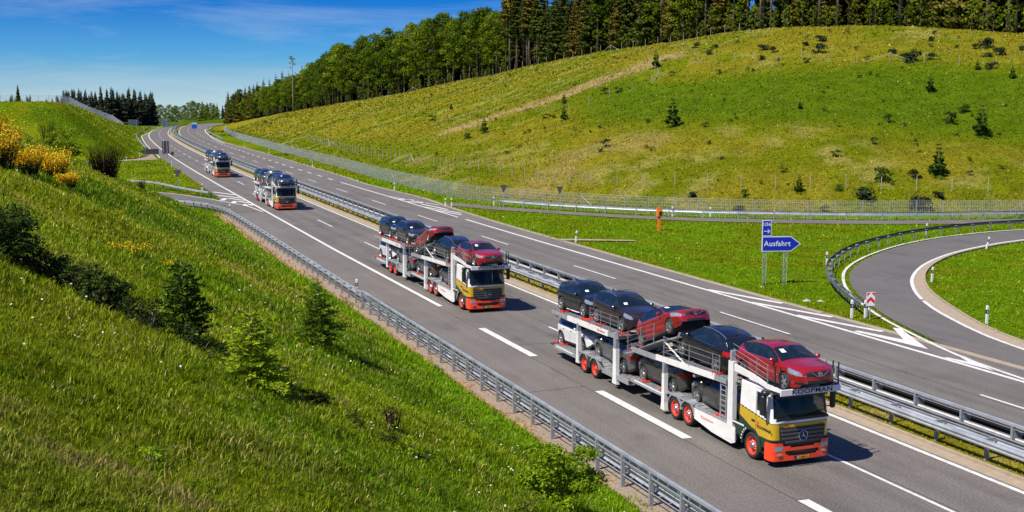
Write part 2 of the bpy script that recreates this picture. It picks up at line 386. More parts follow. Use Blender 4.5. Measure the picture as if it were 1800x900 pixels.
# ------------------------------------------------------------------ road alignment
SY = [-400, 0, 100, 128, 190, 230, 270, 306, 341, 374, 426, 460, 487, 540, 587, 640, 700, 760]
SS = [0, 0, 0, .25, .8, 1.3, 2.1, 3.0, 4.0, 5.2, 7.4, 9.3, 11.2, 16, 21, 28.5, 39, 53]
def shift(y): return np.interp(y, SY, SS)
YS = np.concatenate([np.arange(-60, 200, 4), np.arange(200, 721, 8)]).astype(float)
_sh = shift(YS); _k = np.ones(5) / 5
_sm = np.convolve(np.pad(_sh, 2, mode='edge'), _k, 'valid'); SH = np.where(YS > 110, _sm, _sh)
def sh(y): return np.interp(y, YS, SH)
def line(x0, y0, y1, step=6.0):
    n = max(2, int(abs(y1 - y0) / step) + 1); ys = np.linspace(y0, y1, n)
    return [(x0 + float(sh(y)), float(y)) for y in ys]
def dense(pts, step=1.0, smooth=True):
    """resample a polyline (Catmull-Rom)"""
    P = [np.array(p, float) for p in pts]; P = [2 * P[0] - P[1]] + P + [2 * P[-1] - P[-2]]; out = []
    for i in range(1, len(P) - 2):
        a, b, c, d = P[i - 1], P[i], P[i + 1], P[i + 2]; n = max(1, int(np.linalg.norm(c - b) / step))
        for k in range(n):
            t = k / n
            if smooth: q = 0.5 * (2 * b + (c - a) * t + (2 * a - 5 * b + 4 * c - d) * t * t + (3 * b - a - 3 * c + d) * t ** 3)
            else: q = b + (c - b) * t
            out.append(tuple(q))
    out.append(tuple(P[-2])); return out
def offset(pts, d):
    out = []
    for i, p in enumerate(pts):
        a = pts[max(i - 1, 0)]; b = pts[min(i + 1, len(pts) - 1)]; tx, ty = b[0] - a[0], b[1] - a[1]; l = math.hypot(tx, ty) or 1
        out.append((p[0] + ty / l * d, p[1] - tx / l * d))
    return out
def ribbon(mb, left, right, z, mi=0):
    n = len(left); vs = [(p[0], p[1], z) for p in left] + [(p[0], p[1], z) for p in right]
    return mb.add(vs, [(i, n + i, n + i + 1, i + 1) for i in range(n - 1)], mi)
def stripe(mb, pts, w, z, mi=0): return ribbon(mb, offset(pts, -w / 2), offset(pts, w / 2), z, mi)
def resample_n(pts, n):
    P = np.array(pts); d = np.concatenate([[0], np.cumsum(np.hypot(*(np.diff(P, axis=0).T)))]); t = np.linspace(0, d[-1], n)
    return list(zip(np.interp(t, d, P[:, 0]), np.interp(t, d, P[:, 1])))
def inside(px, py, poly):
    px = np.asarray(px); py = np.asarray(py); r = np.zeros(px.shape, bool); n = len(poly)
    for i in range(n):
        x0, y0 = poly[i]; x1, y1 = poly[(i + 1) % n]
        if y0 == y1: continue
        c = ((y0 > py) != (y1 > py)) & (px < (x1 - x0) * (py - y0) / (y1 - y0) + x0); r ^= c
    return r
def seg_dist(px, py, pts):
    """distance to a polyline, sign > 0 on its left side, and arc position"""
    best = np.full(px.shape, 1e9); sg = np.zeros(px.shape); arc = np.zeros(px.shape); L = 0
    for i in range(len(pts) - 1):
        ax, ay = pts[i]; bx, by = pts[i + 1]; dx, dy = bx - ax, by - ay; l2 = dx * dx + dy * dy; l = math.sqrt(l2)
        t = np.clip(((px - ax) * dx + (py - ay) * dy) / l2, 0, 1); qx = px - ax - t * dx; qy = py - ay - t * dy
        d = np.hypot(qx, qy); cr = dx * (py - ay) - dy * (px - ax)
        m = d < best - 1e-6; best = np.where(m, d, best); sg = np.where(m, np.sign(cr), sg); arc = np.where(m, L + t * l, arc); L += l
    return best, sg, arc

# measured ground lines
RAMP_NEAR = dense([(44.2, 141), (46.5, 136.8), (48.5, 132.3), (54.7, 123.1), (59, 117.2), (66, 110.2), (75.8, 104.0), (84.5, 100.3), (91.8, 98.0), (110, 93.5), (150, 84)], 2)
RAMP_FAR = dense([(44.6, 158), (46.8, 145.5), (49.5, 137.5), (53, 131), (56.4, 125.6), (61, 119.4), (67, 113.8), (76.5, 107.8), (84, 104.1), (92, 101.9), (110, 97.6), (150, 88)], 2)
LOOP_OUT = dense([(150, 90), (110, 92.2), (100, 92.3), (91.5, 91.8), (85.2, 91.0), (77.5, 88.8), (70.9, 85.6), (64.8, 81.6), (60.1, 77.8), (56.6, 74.4), (53.9, 71.1), (51.4, 67.5), (49.3, 63.9), (47.4, 60), (45.6, 55.8), (43.9, 50.7), (42.8, 46.9), (42.1, 43), (41.6, 37), (41.4, 28), (41.35, 10), (41.35, -20), (41.35, -60)], 1.5)
LOOP_IN = dense([(150, 83), (110, 86.5), (100, 86.6), (91, 86.0), (84.6, 84.8), (79, 83), (72.3, 79.9), (66.9, 76.5), (62.4, 72.9), (58.3, 68.8), (55.2, 64.9), (53.0, 61.6), (51.1, 58.2), (49.8, 55.3), (48.7, 52.6), (47.8, 50), (47.0, 46.5), (46.2, 42), (45.6, 36), (45.2, 28), (45.0, 10), (45.0, -20), (45.0, -60)], 1.5)
LOOP_GUT = dense([(150, 82.6), (110, 86.1), (100, 86.1), (91, 85.4), (84.8, 84.0), (78.2, 81.9), (71.7, 78.9), (66.6, 75.5), (62.4, 71.9), (59.0, 68.2), (56.2, 64.5), (54.3, 61.4), (52.6, 58.2), (51.0, 55.0), (49.9, 52.6), (49.0, 50), (48.2, 46.5), (47.4, 42), (46.8, 36), (46.4, 28), (46.1, 10), (46.1, -20), (46.1, -60)], 1.5)
LRAMP_UP = dense([(-40, 214), (-14, 200), (4, 189), (13.7, 174.2), (18.4, 161.7), (19.8, 156.2), (21.8, 148.2), (22.5, 139)], 1.5)
LRAMP_LO = dense([(-44, 205), (-18, 192), (-3, 179), (6.5, 163.5), (12.4, 155), (15.6, 149.5), (17.3, 143.5), (18.0, 136), (18.1, 130)], 1.5)
LEFT_EDGE = dense([(18.0, -60), (18.0, 60), (18.05, 138), (19.6, 156), (19.9, 162.6), (20.1, 177.6), (20.5, 198.8), (20.9, 222.8), (21.3, 250), (21.6, 268), (22.0, 300), (23.1, 339), (25.2, 392), (28.5, 456), (31.0, 479), (39, 542), (44.3, 580), (54, 630), (68, 680), (84, 720)], 5)
RIGHT_EDGE = dense([(43.4, -60), (43.4, 60), (43.5, 100), (43.7, 118), (44.3, 132), (44.6, 138.5), (45.6, 152), (45.2, 165), (44.9, 181), (45.5, 192), (46.7, 231), (48.2, 303), (49.0, 372), (50.6, 410), (54.5, 470), (58, 510), (63, 555), (70, 600), (80, 650), (93, 700), (103, 724)], 5)
B_EDGE = line(30.25, -60, 720); MR_EDGE = line(33.2, -60, 720)
SERVICE_UP = dense([(-30, 281), (0, 274), (13.2, 276), (17.5, 284), (20.4, 298), (21.6, 309)], 2)
SERVICE_LO = dense([(-30, 277), (0, 270), (13.2, 270.5), (17.5, 272.5), (20.5, 274), (23.4, 268)], 2)
P_LEFTCW = LEFT_EDGE + B_EDGE[::-1]
P_RIGHTCW = MR_EDGE + RIGHT_EDGE[::-1]
P_LOOP = offset(LOOP_OUT, -0.45) + LOOP_GUT[::-1]
P_RAMP = RAMP_NEAR + RAMP_FAR[::-1]
P_LRAMP = LRAMP_UP + LRAMP_LO[::-1]
P_SERV = SERVICE_UP + SERVICE_LO[::-1]
PAVED = [P_LEFTCW, P_RIGHTCW, P_LOOP, P_RAMP, P_LRAMP, P_SERV]
TOE1 = [(16.9, -200), (16.9, 100), (16.9, 130), (15.4, 142), (12.2, 148.5), (5.5, 156), (-4, 170), (-20, 188), (-50, 205)]
TOE2 = [(-60, 288), (-4, 280), (11, 282), (17.5, 300), (20.5, 335), (22.6, 390), (25.0, 448), (28, 490), (33, 530), (40, 575), (46, 610)]
LEDGE = [(-14, 40), (-5, 31), (-1.3, 28.2), (0.2, 26.8), (1.5, 25.6), (2.8, 24.4), (4.3, 23.2), (6.2, 21.8), (8, 20)]
FENCE = dense([(112, 97.5), (100.8, 101.0), (91, 104.2), (82.5, 107.4), (75, 111.2), (68.4, 116.2), (63.8, 120.5), (59.9, 125.4), (57.4, 129.5), (54.9, 134.8), (52.4, 140.8), (50.6, 148), (49.9, 158), (49.9, 176.9), (50.4, 200), (51.6, 224.8), (53.7, 300.4), (57.0, 379.9), (60.5, 444.5), (66, 510), (76, 580)], 3.0)
HAZ = [-180, 5.0, 6.6, 7.5, 8.5, 10.1, 12.8, 15.6, 18.5, 22.3, 29, 37.5, 45, 60, 180]
HTOE = [900, 700, 560, 455, 392, 310, 234, 186, 158, 150, 138, 139, 146, 160, 160]
RAZ = [-180, 5.5, 7.0, 7.8, 10.2, 13.4, 15.6, 17.8, 20, 22.3, 25.5, 28.8, 32, 34.6, 38.5, 42.1, 44.5, 60, 180]
RD = [900, 800, 690, 640, 560, 470, 445, 420, 395, 365, 330, 305, 285, 272, 260, 252, 246, 240, 240]
RS = [-.03, -.030, -.0200, -.0178, -.0094, -.0000, .0062, .0148, .0215, .0310, .0418, .0500, .0575, .0601, .0617, .0568, .0524, .03, .0]
def hill_t(X, Y):
    az = np.degrees(np.arctan2(X, Y)); d = np.hypot(X, Y)
    toe = np.interp(az, HAZ, HTOE) + 2.0; rd = np.interp(az, RAZ, RD); zr = 13 + np.interp(az, RAZ, RS) * rd
    return az, d, toe, rd, np.maximum(zr, 0)
def height(X, Y):
    X = np.asarray(X, float); Y = np.asarray(Y, float)
    az, d, toe, rd, zr = hill_t(X, Y)
    z = np.full(X.shape, -0.06)
    t = np.clip((d - toe) / np.maximum(rd - toe, 1), 0, 1.0)
    f = 0.62 * t + 0.38 * np.sin(t * math.pi / 2)
    f = f * sstep(0, 0.06, t)
    wl = sstep(5.2, 7.2, az) * (Y > 0)
    beyond = np.clip(d - rd, 0, 1e5)
    hz = zr * f * wl + wl * np.where(t >= 1, 0.015 * np.minimum(beyond, 120), 0)
    hz = hz + wl * (t > 0) * ((fbm(X / 38, Y / 38, 3) - 0.5) * 2.6 * np.clip(t * 3, 0, 1) * np.clip((1.05 - t) * 4, 0.15, 1) + (fbm(X / 7, Y / 7, 9) - .5) * 0.5 * np.clip(t * 12, 0, 1))
    z = z + hz
    # gentle grass relief away from the paving
    # left embankments
    db, sg, arc = seg_dist(X, Y, TOE1)
    g = 0.50 + 0.035 * sstep(25, 95, Y) - .03 * sstep(100, 125, Y)
    inn = np.where(sg > 0, np.maximum(db - 1.1 * sstep(70, 110, Y), 0), 0)
    z1 = g * inn; cap = 14.0 + 0.5 * (fbm(X / 15, Y / 15, 4) - .5)
    z1 = np.where(inn > 0, -np.log(np.exp(-z1 / 0.9) + np.exp(-cap / 0.9)) * 0.9, 0) * (inn > 0)
    z1 = np.where(Y < -30, np.minimum(z1, 8), z1)
    rough = (fbm(X / 3.5, Y / 3.5, 5) - .5) * 0.55 + (fbm(X / 1.1, Y / 1.1, 6) - .5) * 0.22 + (fbm(X / 9, Y / 9, 15) - .5) * 0.9
    z1 = z1 + rough * np.clip(inn / 4, 0, 1)
    dl, sl, al = seg_dist(X, Y, LEDGE)
    hl = np.interp(al, [0, 17, 22, 25, 28, 30], [0.0, 0.0, 0.0, 0.0, 0.0, 0.0]) * (0.8 + 0.5 * fbm(X / 2.2, Y / 2.2, 8))
    w = dl + (fbm(X / 1.4, Y / 1.4, 7) - .5) * 0.5
    side = sl * w
    z1 = z1 + np.where(inn > 0, hl * (sstep(-0.25, 0.3, -side) * (1 - sstep(0.6, 6.5, -side)) - 0.35 * sstep(-.2, .5, side) * (1 - sstep(.6, 3.5, side))), 0)
    z = np.maximum(z, np.where(inn > 0, z1 - 0.06, -9))
    db2, sg2, _ = seg_dist(X, Y, TOE2)
    inn2 = np.where((sg2 > 0) & (Y > 262), db2, 0)
    cap2 = np.interp(Y, [0, 290, 300, 340, 400, 470, 520, 560, 620, 2000], [13.6, 13.4, 12.9, 11.7, 9.4, 5.7, 3.0, .9, -.2, -.2])
    z2 = np.minimum(0.74 * inn2, np.maximum(cap2, 0) + 0.25 * (fbm(X / 6, Y / 6, 12) - .5)) + (fbm(X / 5, Y / 5, 14) - .5) * 0.35 * np.clip(inn2 / 4, 0, 1)
    z = np.maximum(z, np.where(inn2 > 0, z2 - .06, -9))
    # mound behind the crest of the road
    z = z + 2.4 * np.exp(-(((X - 68) / 13) ** 2 + ((Y - 742) / 18) ** 2))
    lim = np.maximum(np.where(wl > 0.02, rd + 130, 0), 660)
    z = z - 0.0212 * np.clip(d - lim, 0, 1e5)
    return z

def paved(X, Y, m=0.0):
    r = np.zeros(np.shape(X), bool)
    for p in PAVED: r |= inside(X, Y, p)
    return r

GREEN = np.array([0.150, 0.205, 0.003]); GREEN2 = np.array([0.088, 0.150, 0.002]); OLIVE = np.array([0.275, 0.250, 0.016])
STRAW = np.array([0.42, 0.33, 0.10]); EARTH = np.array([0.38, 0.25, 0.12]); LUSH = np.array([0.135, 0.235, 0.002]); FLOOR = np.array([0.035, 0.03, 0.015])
def mixc3(c, d, f): return c * (1 - f[:, None]) + d * f[:, None]
def ground_color(X, Y):
    az, d, toe, rd, zr = hill_t(X, Y)
    n1 = fbm(X / 14, Y / 14, 21); n2 = fbm(X / 4, Y / 4, 22); n3 = fbm(X / 40, Y / 40, 23); n4 = fbm(X / 1.3, Y / 1.3, 24)
    c = mixc3(np.tile(GREEN, (len(X), 1)), GREEN2, sstep(.4, .65, n1))
    c = mixc3(c, OLIVE, sstep(.5, .75, n2) * 0.5)
    t = np.clip((d - toe) / np.maximum(rd - toe, 1), 0, 1.2); hill = (d > toe) & (az > 5.5) & (Y > 0)
    # hill: yellowish foot and crown, a deeper green belt between them
    belt = sstep(.20, .34, t + (n3 - .5) * .35 - np.interp(az, [20, 45], [0.1, 0])) * (1 - sstep(.52, .66, t + (n3 - .5) * .2)) * sstep(19, 27, az)
    hc = mixc3(np.tile(OLIVE * .76, (len(X), 1)), GREEN * .8, sstep(.42, .62, n1) * 0.7)
    hc = mixc3(hc, GREEN2 * .95, belt * .92)
    hc = mixc3(hc, GREEN2, sstep(.30, .2, t) * sstep(24, 14, az) * 0.6)
    dry = sstep(.48, .66, n2) * sstep(.42, .58, n1) * (1 - belt)
    hc = mixc3(hc, STRAW, dry * 0.42)
    # scraped earth strip running up the slope
    ds, _, sa = seg_dist(X, Y, [(76.5, 223), (86, 224), (97.6, 220.5), (111, 221.5), (124.5, 228)])
    hc = mixc3(hc, EARTH * 1.15, (1 - sstep(1.5, 6.5, ds + (n2 - .5) * 10)) * 0.62)
    ds2, _, _ = seg_dist(X, Y, [(62, 150), (72, 160), (80, 158)])
    hc = mixc3(hc, EARTH * 1.2, (1 - sstep(1, 8, ds2 + (n2 - .5) * 14)) * 0.28)
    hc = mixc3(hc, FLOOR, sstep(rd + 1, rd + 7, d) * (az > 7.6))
    c = np.where(hill[:, None], hc, c)
    # near bank: lush strip by the rail, straw higher up
    db, sg, _ = seg_dist(X, Y, TOE1); bank = (sg > 0)
    bc = mixc3(np.tile(GREEN * np.array([.82, 1, 1]), (len(X), 1)), OLIVE, sstep(.45, .65, n1) * 0.45)
    bc = mixc3(bc, GREEN2 * .8, sstep(.45, .30, n4) * .6); bc = mixc3(bc, STRAW, sstep(.64, .82, n2) * sstep(.45, .6, n1) * 0.28)
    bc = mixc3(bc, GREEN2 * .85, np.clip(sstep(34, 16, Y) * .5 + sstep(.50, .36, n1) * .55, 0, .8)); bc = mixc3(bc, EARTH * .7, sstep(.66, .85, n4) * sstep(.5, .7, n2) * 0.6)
    bc = mixc3(bc, LUSH, (1 - sstep(2.2, 4.8, db + (n2 - .5) * 3)) * 0.9)
    c = np.where(bank[:, None], bc, c)
    flat = (~hill) & (~bank)
    fc = mixc3(np.tile(LUSH, (len(X), 1)), GREEN, sstep(.4, .65, n2))
    c = np.where((flat & (X > 30) & (d < 200))[:, None], fc, c)
    med = flat & (X > 29.5 + sh(Y)) & (X < 33.5 + sh(Y))
    c = np.where(med[:, None], mixc3(np.tile(OLIVE * 1.1, (len(X), 1)), STRAW, sstep(.35, .7, n4) * .7), c)
    # bare verge under the left rail
    ver = (X > 16.4) & (X < 18.2) & (Y < 140)
    c = np.where(ver[:, None], mixc3(np.tile(EARTH * 1.1, (len(X), 1)), GREEN, sstep(.5, .75, n2)), c)
    # forest floor beyond the left bank
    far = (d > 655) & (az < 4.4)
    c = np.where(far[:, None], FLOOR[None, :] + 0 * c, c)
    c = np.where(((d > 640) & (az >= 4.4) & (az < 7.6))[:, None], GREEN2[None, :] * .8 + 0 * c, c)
    return np.clip(c, 0.005, 1)

# ------------------------------------------------------------------ ground sheet (finer where the road is)
az = np.concatenate([np.arange(-180, -40, 5), np.arange(-40, -7, 0.8), np.arange(-7, 49, 0.12), np.arange(49, 90, 0.8), np.arange(90, 180, 5)])
rr = np.concatenate([[0.5], np.exp(np.linspace(math.log(3), math.log(900), 620)), np.exp(np.linspace(math.log(930), math.log(6000), 26))])
A, Q = np.meshgrid(np.radians(az), rr, indexing='ij')
GX = (Q * np.sin(A)).ravel(); GY = (Q * np.cos(A)).ravel(); GZ = height(GX, GY)
pv = paved(GX, GY); GZ = np.where(pv, np.minimum(GZ, -0.06), GZ)
na, nr = A.shape; ii = np.arange(na)[:, None]; jj = np.arange(nr - 1)[None, :]; i2 = (ii + 1) % na
F = np.stack([ii * nr + jj, ii * nr + jj + 1, i2 * nr + jj + 1, i2 * nr + jj], -1).reshape(-1, 4)
cz = height(np.array([0.0]), np.array([0.0]))[0]
ground = put('ground', fast_mesh('ground', np.stack([GX, GY, GZ], 1), F, M['ground'], True, ground_color(GX, GY)))
tag(ground, kind='structure')

# ------------------------------------------------------------------ roads, gutters, markings
def struct(mb, name, m):
    o = mb.build(name, m); tag(o, kind='structure'); return o
def poly_between(a, b, z, n=160):
    m = MB(); ribbon(m, resample_n(a, n), resample_n(b, n), z); return m
def at_y(pts, ys):
    P = np.array(pts); i = np.argsort(P[:, 1]); return [(float(np.interp(y, P[i, 1], P[i, 0])), float(y)) for y in ys]
ysd = np.concatenate([np.arange(-60, 300, 5), np.arange(300, 721, 8)])
def worn_road(name, left, right, lines):
    """carriageway with lateral lines (offset, polish) so that wheel paths, seams and edges wear differently"""
    A_ = np.array(at_y(left, ysd)); B_ = np.array(at_y(right, ysd)); base = sh(ysd); cols = [A_]; wear = [np.full(len(ysd), 1.03)]
    for off, wv in lines:
        x = np.clip(base + off, A_[:, 0] + .02, B_[:, 0] - .02); cols.append(np.stack([x, ysd], 1)); wear.append(wv * (1 + .05 * (fbm(ysd / 23, ysd * 0 + off, 77) - .5) * 2))
    cols.append(B_); wear.append(np.full(len(ysd), 1.05)); k = len(cols); n = len(ysd)
    V = np.zeros((n, k, 3)); Wc = np.zeros((n, k, 3))
    for j in range(k): V[:, j, :2] = cols[j]; Wc[:, j, :] = wear[j][:, None] * np.array([1, 1, 1])
    i = np.arange(n - 1)[:, None]; j = np.arange(k - 1)[None, :]; F_ = np.stack([i * k + j, i * k + j + 1, (i + 1) * k + j + 1, (i + 1) * k + j], -1).reshape(-1, 4)
    tag(put(name, fast_mesh(name, V.reshape(-1, 3), F_, M['asphalt_worn'], False, Wc.reshape(-1, 3))), kind='structure')
worn_road('left_carriageway_road', LEFT_EDGE, B_EDGE, [(18.6, 1.04), (20.2, .99), (21.9, 1.03), (22.3, 1.0), (22.75, .97), (23.15, .86), (23.6, .92), (24.2, .98), (24.8, .92), (25.2, .86), (25.65, .98), (26.05, 1.03), (26.6, .98), (27.0, .88), (27.5, .96), (28.2, 1.0), (28.8, .89), (29.2, .97), (29.6, 1.06)])
worn_road('right_carriageway_road', MR_EDGE, RIGHT_EDGE, [(33.6, 1.06), (34.3, 1.02), (34.9, .9), (35.4, .97), (36.2, 1.0), (36.8, .89), (37.3, .98), (37.85, 1.03), (38.4, .98), (38.8, .86), (39.3, .93), (39.9, .98), (40.4, .88), (40.8, .95), (41.4, 1.03), (42.2, 1.03)])
m = MB()
for x0, y0, y1 in ((22.02, -40, 420), (26.28, -40, 120), (37.62, -40, 300), (41.75, -40, 130)):
    stripe(m, [(x + .02 * math.sin(y * .31 + x0), y) for x, y in line(x0, y0, y1, 2)], .035, 0.0035)
for (x0, x1, y) in ((18.1, 22, 47.5), (18.1, 22, 84), (22, 30.2, 57.2), (33.3, 43.2, 74.5), (33.3, 43.2, 118), (18.1, 22, 110)):
    pts = [(x0 + (x1 - x0) * t, y + .05 * math.sin(t * 17) + .15 * t) for t in np.linspace(0, 1, 14)]; stripe(m, pts, .05, 0.0035)
struct(m, 'sealed_road_joints', mat('bitumen_seal', (.045, .042, .04), .5))
def pair(a, b):
    """points of b nearest each point of a"""
    B = np.array(dense(b, 0.4)); out = []
    last = 0
    for p in a:
        d = np.hypot(B[:, 0] - p[0], B[:, 1] - p[1]); k = int(np.argmin(d)); k = max(k, last); last = k; out.append(tuple(B[k]))
    return out
lo = offset(LOOP_OUT, -0.45)
struct(poly_between(lo, pair(lo, LOOP_IN), 0.004, len(lo)), 'exit_loop_road', M['asphalt_new'])
struct(poly_between(RAMP_NEAR, pair(RAMP_NEAR, RAMP_FAR), 0.004, len(RAMP_NEAR)), 'entry_ramp_road', M['asphalt'])
struct(poly_between(LRAMP_UP, pair(LRAMP_UP, LRAMP_LO), 0.004, len(LRAMP_UP)), 'joining_ramp_road', M['asphalt_new'])
struct(poly_between(SERVICE_UP, pair(SERVICE_UP, SERVICE_LO), 0.004, len(SERVICE_UP)), 'service_road', M['gravel'])
# paved gutters and their low kerbs
m = MB()
gi = pair(LOOP_IN, LOOP_GUT); ribbon(m, offset(LOOP_IN, 0.12), gi, 0.006)
ribbon(m, line(29.78, -60, 470), line(30.42, -60, 470), 0.008)
ribbon(m, offset(at_y(RIGHT_EDGE, ysd), -0.05), offset(at_y(RIGHT_EDGE, ysd), 0.5), 0.008)
struct(m, 'gutter_path', M['tan'])
def kerb(name, pts, w=0.15, h=0.11):
    k = MB(); a = offset(pts, -w / 2); b = offset(pts, w / 2); n = len(pts)
    vs = [(p[0], p[1], -.05) for p in a] + [(p[0], p[1], h) for p in a] + [(p[0], p[1], h) for p in b] + [(p[0], p[1], -.05) for p in b]
    k.add(vs, [(j * n + i, j * n + i + 1, (j + 1) * n + i + 1, (j + 1) * n + i) for j in range(3) for i in range(n - 1)])
    struct(k, name, M['tan'])
kerb('median_kerb', line(30.5, -60, 470))
kerb('loop_kerb', offset(LOOP_GUT, 0.05), 0.14, 0.09)
Z = 0.013
m = MB()
stripe(m, line(22.25, 70.2, 640), 0.30, Z)
for y1 in (14.9, 31.0, 46.6, 62.4): stripe(m, [(22.25, y1 - 8), (22.25, y1)], 0.42, Z)
stripe(m, [(26.05, 27.6), (26.05, 36.2)], 0.15, Z); stripe(m, [(26.05, -2), (26.05, 17)], .15, Z)
for k in range(-1, 30):
    y = 119.8 + 22.07 * (k - 3) if k < 8 else 119.8 + 22.07 * 4 + 18 * (k - 7)
    if y > 45 and y < 600: stripe(m, line(26.05, y, y + (7.8 if k < 8 else 6), 3), 0.16, Z)
stripe(m, line(29.55, -60, 640), 0.22, Z)
stripe(m, line(34.05, -60, 640), 0.20, Z)
for k in range(30):
    y = 10.2 + 22.15 * k
    if y < 600: stripe(m, line(37.85, y, y + 7.5, 3), 0.16, Z)
stripe(m, line(41.5, -60, 122), 0.30, Z); stripe(m, line(41.45, 124.6, 186), 0.25, Z)
for k in range(22): stripe(m, line(41.45, 192 + 9.5 * k, 196 + 9.5 * k, 2), 0.3, Z)
stripe(m, dense([(48.0, 372), (49, 396), (51.2, 430), (53.6, 456.5), (57.5, 500), (62, 545), (70, 590), (78, 640)], 8), 0.3, Z)
for k in range(6): stripe(m, line(41.0, 395 + 20 * k, 401 + 20 * k, 3), 0.2, Z)
# exit loop lines
stripe(m, LOOP_OUT, 0.22, Z); stripe(m, LOOP_IN, 0.24, Z)
# joining ramp lines
stripe(m, offset(LRAMP_UP, 0.35), 0.2, Z)
stripe(m, [(q[0], q[1]) for q in dense([(21.6, 282), (22.3, 300), (23.4, 339), (25.5, 392), (28.8, 456), (31.3, 479), (39.4, 542), (44.6, 580)], 6)], 0.25, Z)
def bar(p, q, w): stripe(m, [p, q], w, Z + 0.004)
for p, q, w in [((41.6, 69.8), (43.25, 63.2), .42), ((41.55, 64.3), (43.3, 58.0), .42), ((41.6, 59.3), (43.2, 53.2), .42),
                ((42.7, 142.6), (43.5, 134.1), .35), ((41.8, 138.9), (43.5, 128.9), .35), ((41.7, 134), (42.9, 127), .35), ((42.0, 156), (44.3, 140), .22), ((42.1, 151), (43.4, 148.5), .8), ((42.0, 146.5), (43.6, 144), .8),
                ((20.4, 172.5), (22.6, 165.8), .5), ((20.3, 166.1), (22.6, 160), .5), ((20.7, 160.8), (22.6, 156.0), .5), ((21.3, 155.8), (22.5, 152.0), .5), ((21.9, 150.8), (22.5, 148), .5),
                ((19.7, 157.2), (20.7, 160.6), .7), ((20.5, 152.6), (21.3, 155.6), .7), ((21.4, 148), (21.9, 150.6), .6)]: bar(p, q, w)
zt = Z + 0.008
m.add([(41.7, 53.9, zt), (42.05, 53.9, zt), (42.75, 50.9, zt), (44.45, 53.9, zt), (44.75, 53.6, zt), (42.3, 48.4, zt)], [(0, 1, 2, 5), (2, 3, 4, 5)])
m.add([(41.62, 46.5, zt), (41.85, 46.5, zt), (42.1, 45.3, zt), (42.65, 46.6, zt), (42.85, 46.4, zt), (41.85, 43.2, zt)], [(0, 1, 2, 5), (2, 3, 4, 5)])
struct(m, 'road_markings', M['paint'])
m = MB(); ribbon(m, line(16.7, -60, 138), line(18.1, -60, 138), -0.02)
struct(m, 'gravel_path', M['gravel'])
# short asphalt spur in the grass triangle and its pale kerb
m = MB(); ribbon(m, [(43.6, 101.2), (46, 100.0), (50, 97.6)], [(43.6, 99.8), (46, 98.8), (50, 96.8)], 0.05); struct(m, 'drain_path', M['tan'])

# ------------------------------------------------------------------ guard rails
WPROF = [(0, .155), (-.045, .13), (-.08, .085), (-.08, .055), (-.02, .015), (-.02, -.015), (-.08, -.055), (-.08, -.085), (-.045, -.13), (0, -.155)]
def zground(x, y, flat=True): return 0.0
def profile_along(mb, pts, prof, d0, z0, side=1, mi=0):
    """sweep a (sideways, up) profile along a ground polyline at sideways offset d0; side=+1 bulges to the right"""
    n = len(pts); k = len(prof); vs = []
    for i, p in enumerate(pts):
        a = pts[max(i - 1, 0)]; b = pts[min(i + 1, n - 1)]; tx, ty = b[0] - a[0], b[1] - a[1]; l = math.hypot(tx, ty); nx, ny = ty / l, -tx / l
        for (u, w) in prof: vs.append((p[0] + nx * (d0 - side * u), p[1] + ny * (d0 - side * u), z0 + w))
    return mb.add(vs, [(i * k + j, i * k + j + 1, (i + 1) * k + j + 1, (i + 1) * k + j) for i in range(n - 1) for j in range(k - 1)], mi)
def boxprof(w, h): return [(-w / 2, -h / 2), (-w / 2, h / 2), (w / 2, h / 2), (w / 2, -h / 2), (-w / 2, -h / 2)]
def cpost_mesh(h, w=0.10, d=0.14):
    b = MB(); b.box(-d / 2, d / 2, -w / 2, -w / 2 + .012, -.25, h); b.box(-d / 2, -d / 2 + .012, -w / 2 + .013, w / 2, -.25, h); b.box(d / 2 - .012, d / 2, -w / 2 + .013, w / 2, -.25, h - .01)
    return b.mesh('post', M['galv_dull'])
def heading(pts, i):
    a = pts[max(i - 1, 0)]; b = pts[min(i + 1, len(pts) - 1)]; return math.atan2(-(b[0] - a[0]), b[1] - a[1])
